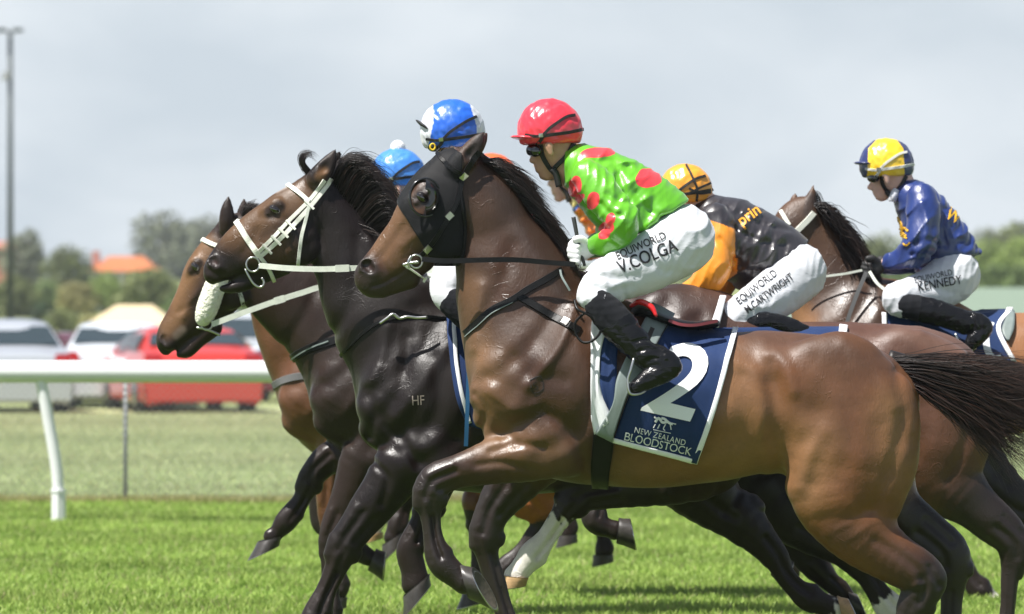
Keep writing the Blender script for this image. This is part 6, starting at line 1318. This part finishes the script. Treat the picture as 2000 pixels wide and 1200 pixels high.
def house(label, x0, x1, yroof, yeave, ybase, d, wm, rm, depth=8, hip=.25, cat='house'):
    a, b_ = P(x0, yeave, d), P(x1, yeave, d); zr = P(x0, yroof, d).z; zb = P(x0, ybase, d).z; g_ = min(gz(a.x, d), zb)
    root = thing('house', label, cat, ((a.x+b_.x)/2, d, g_), 'houses on the hillside'); b = MB(); b.box((a.x, d, g_-.3), (b_.x, d+depth, a.z)); wl = b.build('wall', wm, root, smooth=False)
    o = .35; X0, X1, Y0, Y1 = a.x-o, b_.x+o, d-o, d+depth+o; h_ = (X1-X0)*hip; ym = (Y0+Y1)/2; z = a.z+.01; b = MB()
    b.add([(X0,Y0,z),(X1,Y0,z),(X1,Y1,z),(X0,Y1,z),(X0+h_,ym,zr),(X1-h_,ym,zr)], [(0,1,5,4),(1,2,5),(2,3,4,5),(3,0,4),(3,2,1,0)]); b.build('roof', rm, root, smooth=False)
    n = max(1, int((b_.x-a.x)/2.6))
    for i in range(n):
        xc = a.x+(i+.5)*(b_.x-a.x)/n; zc = (a.z*.62+zb*.38); hgt = min(1.2, (a.z-zb)*.35)
        b = MB(); b.box((xc-.55, d-.05, zc-hgt/2), (xc+.55, d+.02, zc+hgt/2)); w_ = b.build('window', MATS['rail_plastic'], root, smooth=False)
        b = MB(); b.box((xc-.47, d-.06, zc-hgt/2+.07), (xc+.47, d-.045, zc+hgt/2-.07)); b.build('pane', MATS['glass_dark'], w_, smooth=False)
    return root
house('red-walled house cut by the left edge', -60, 46, 470, 486, 560, 420, MATS['red_wall'], MATS['red_wall'], hip=.05)
h = house('house with orange tiled roof and pale gable among the trees', 178, 300, 500, 530, 590, 410, MATS['house_wall'], MATS['orange_tile'])
b = MB(); q = P(187, 510, 412); b.box((q.x-.35, 412, q.z-1), (q.x+.35, 412.8, q.z+1.0)); b.build('chimney', MATS['red_wall'], h, smooth=False)
house('low hut with a cream hipped roof behind the white car', 186, 322, 596, 637, 672, 140, MATS['grey_roof'], MATS['cream_roof'], depth=3.2, hip=.3, cat='hut')
house('small house with dark roof between the left bushes', 55, 112, 552, 566, 590, 330, MATS['house_wall'], MATS['grey_roof'])
house('grey-roofed house low beside the lamp post', 96, 190, 590, 603, 640, 260, MATS['house_wall'], MATS['grey_roof'], depth=6)
b = MB(); a, q = P(1480, 562, 120), P(2250, 562, 120); b.box((a.x, 120, 0), (q.x, 120.4, a.z)); o = b.build('wall', MATS['pale_green_sheet'], None, smooth=False); own(o, 'long pale green wall beyond the right-hand riders', 'wall')

# ------------------------------------------------------------------ the air
hz = bpy.data.materials.new('air'); hz.use_nodes = True; nt = hz.node_tree; nt.nodes.clear(); pv = N(nt, 'ShaderNodeVolumePrincipled')
pv.inputs['Color'].default_value = (.86,.92,1,1); pv.inputs['Density'].default_value = .00038; pv.inputs['Anisotropy'].default_value = .3
oo = N(nt, 'ShaderNodeOutputMaterial'); nt.links.new(pv.outputs[0], oo.inputs['Volume'])
b = MB(); b.box((-140, -3, -1.2), (140, 640, 42)); o = b.build('haze', hz, None, smooth=False); o['kind'] = 'stuff'

def woodland(name, label, x0, x1, f, base, d, n, seed, c0, c1, depth=30, ls=.55):
    rg = np.random.default_rng(seed); X = x0+(x1-x0)*rg.random(n); top = f(X); u = rg.random(n); Y = base+(top-base)*u
    D_ = d+rg.random(n)*depth*(.3+.7*u)+3*np.sin(X*.05); Pn = np.stack([(X-1000)*D_/FPX, D_, CAMZ-(Y-HZ)*D_/FPX], 1)
    a1 = rg.normal(size=(n, 3)); a1 /= np.linalg.norm(a1, axis=1, keepdims=True); a2 = np.cross(a1, rg.normal(size=(n, 3))); a2 /= np.linalg.norm(a2, axis=1, keepdims=True)
    l = ls*(.5+rg.random((n, 1))); V = np.stack([Pn-a1*l, Pn-a2*l*.5, Pn+a1*l, Pn+a2*l*.5], 1).reshape(-1, 3)
    pt = .5+.25*np.sin(X*.045+seed)+.25*np.sin(X*.11+Y*.08); C = np.asarray(c0)*(1-pt[:, None])+np.asarray(c1)*pt[:, None]; C = C*(.75+.5*rg.random((n, 1)))
    o = mesh_np(name, V, np.arange(n*4).reshape(-1, 4), MATS['foliage'], None, col=np.repeat(C, 4, axis=0), smooth=False); o['kind'] = 'stuff'; o['label'] = label; o['category'] = 'woodland'
woodland('woodland', 'hazy mass of trees covering the far hillside at the left', -60, 760, lambda x: 540+14*np.sin(x*.02)+9*np.sin(x*.053+1)+5*np.sin(x*.13), 612, 500, 14000, 3, (.15,.20,.09), (.27,.30,.14))
woodland('woodland', 'hazy bank of trees along the far right skyline', 760, 2080, lambda x: np.where(x > 1600, 492, 530)+12*np.sin(x*.021)+8*np.sin(x*.05+2)+4*np.sin(x*.12), 612, 420, 16000, 5, (.16,.21,.08), (.26,.31,.12))
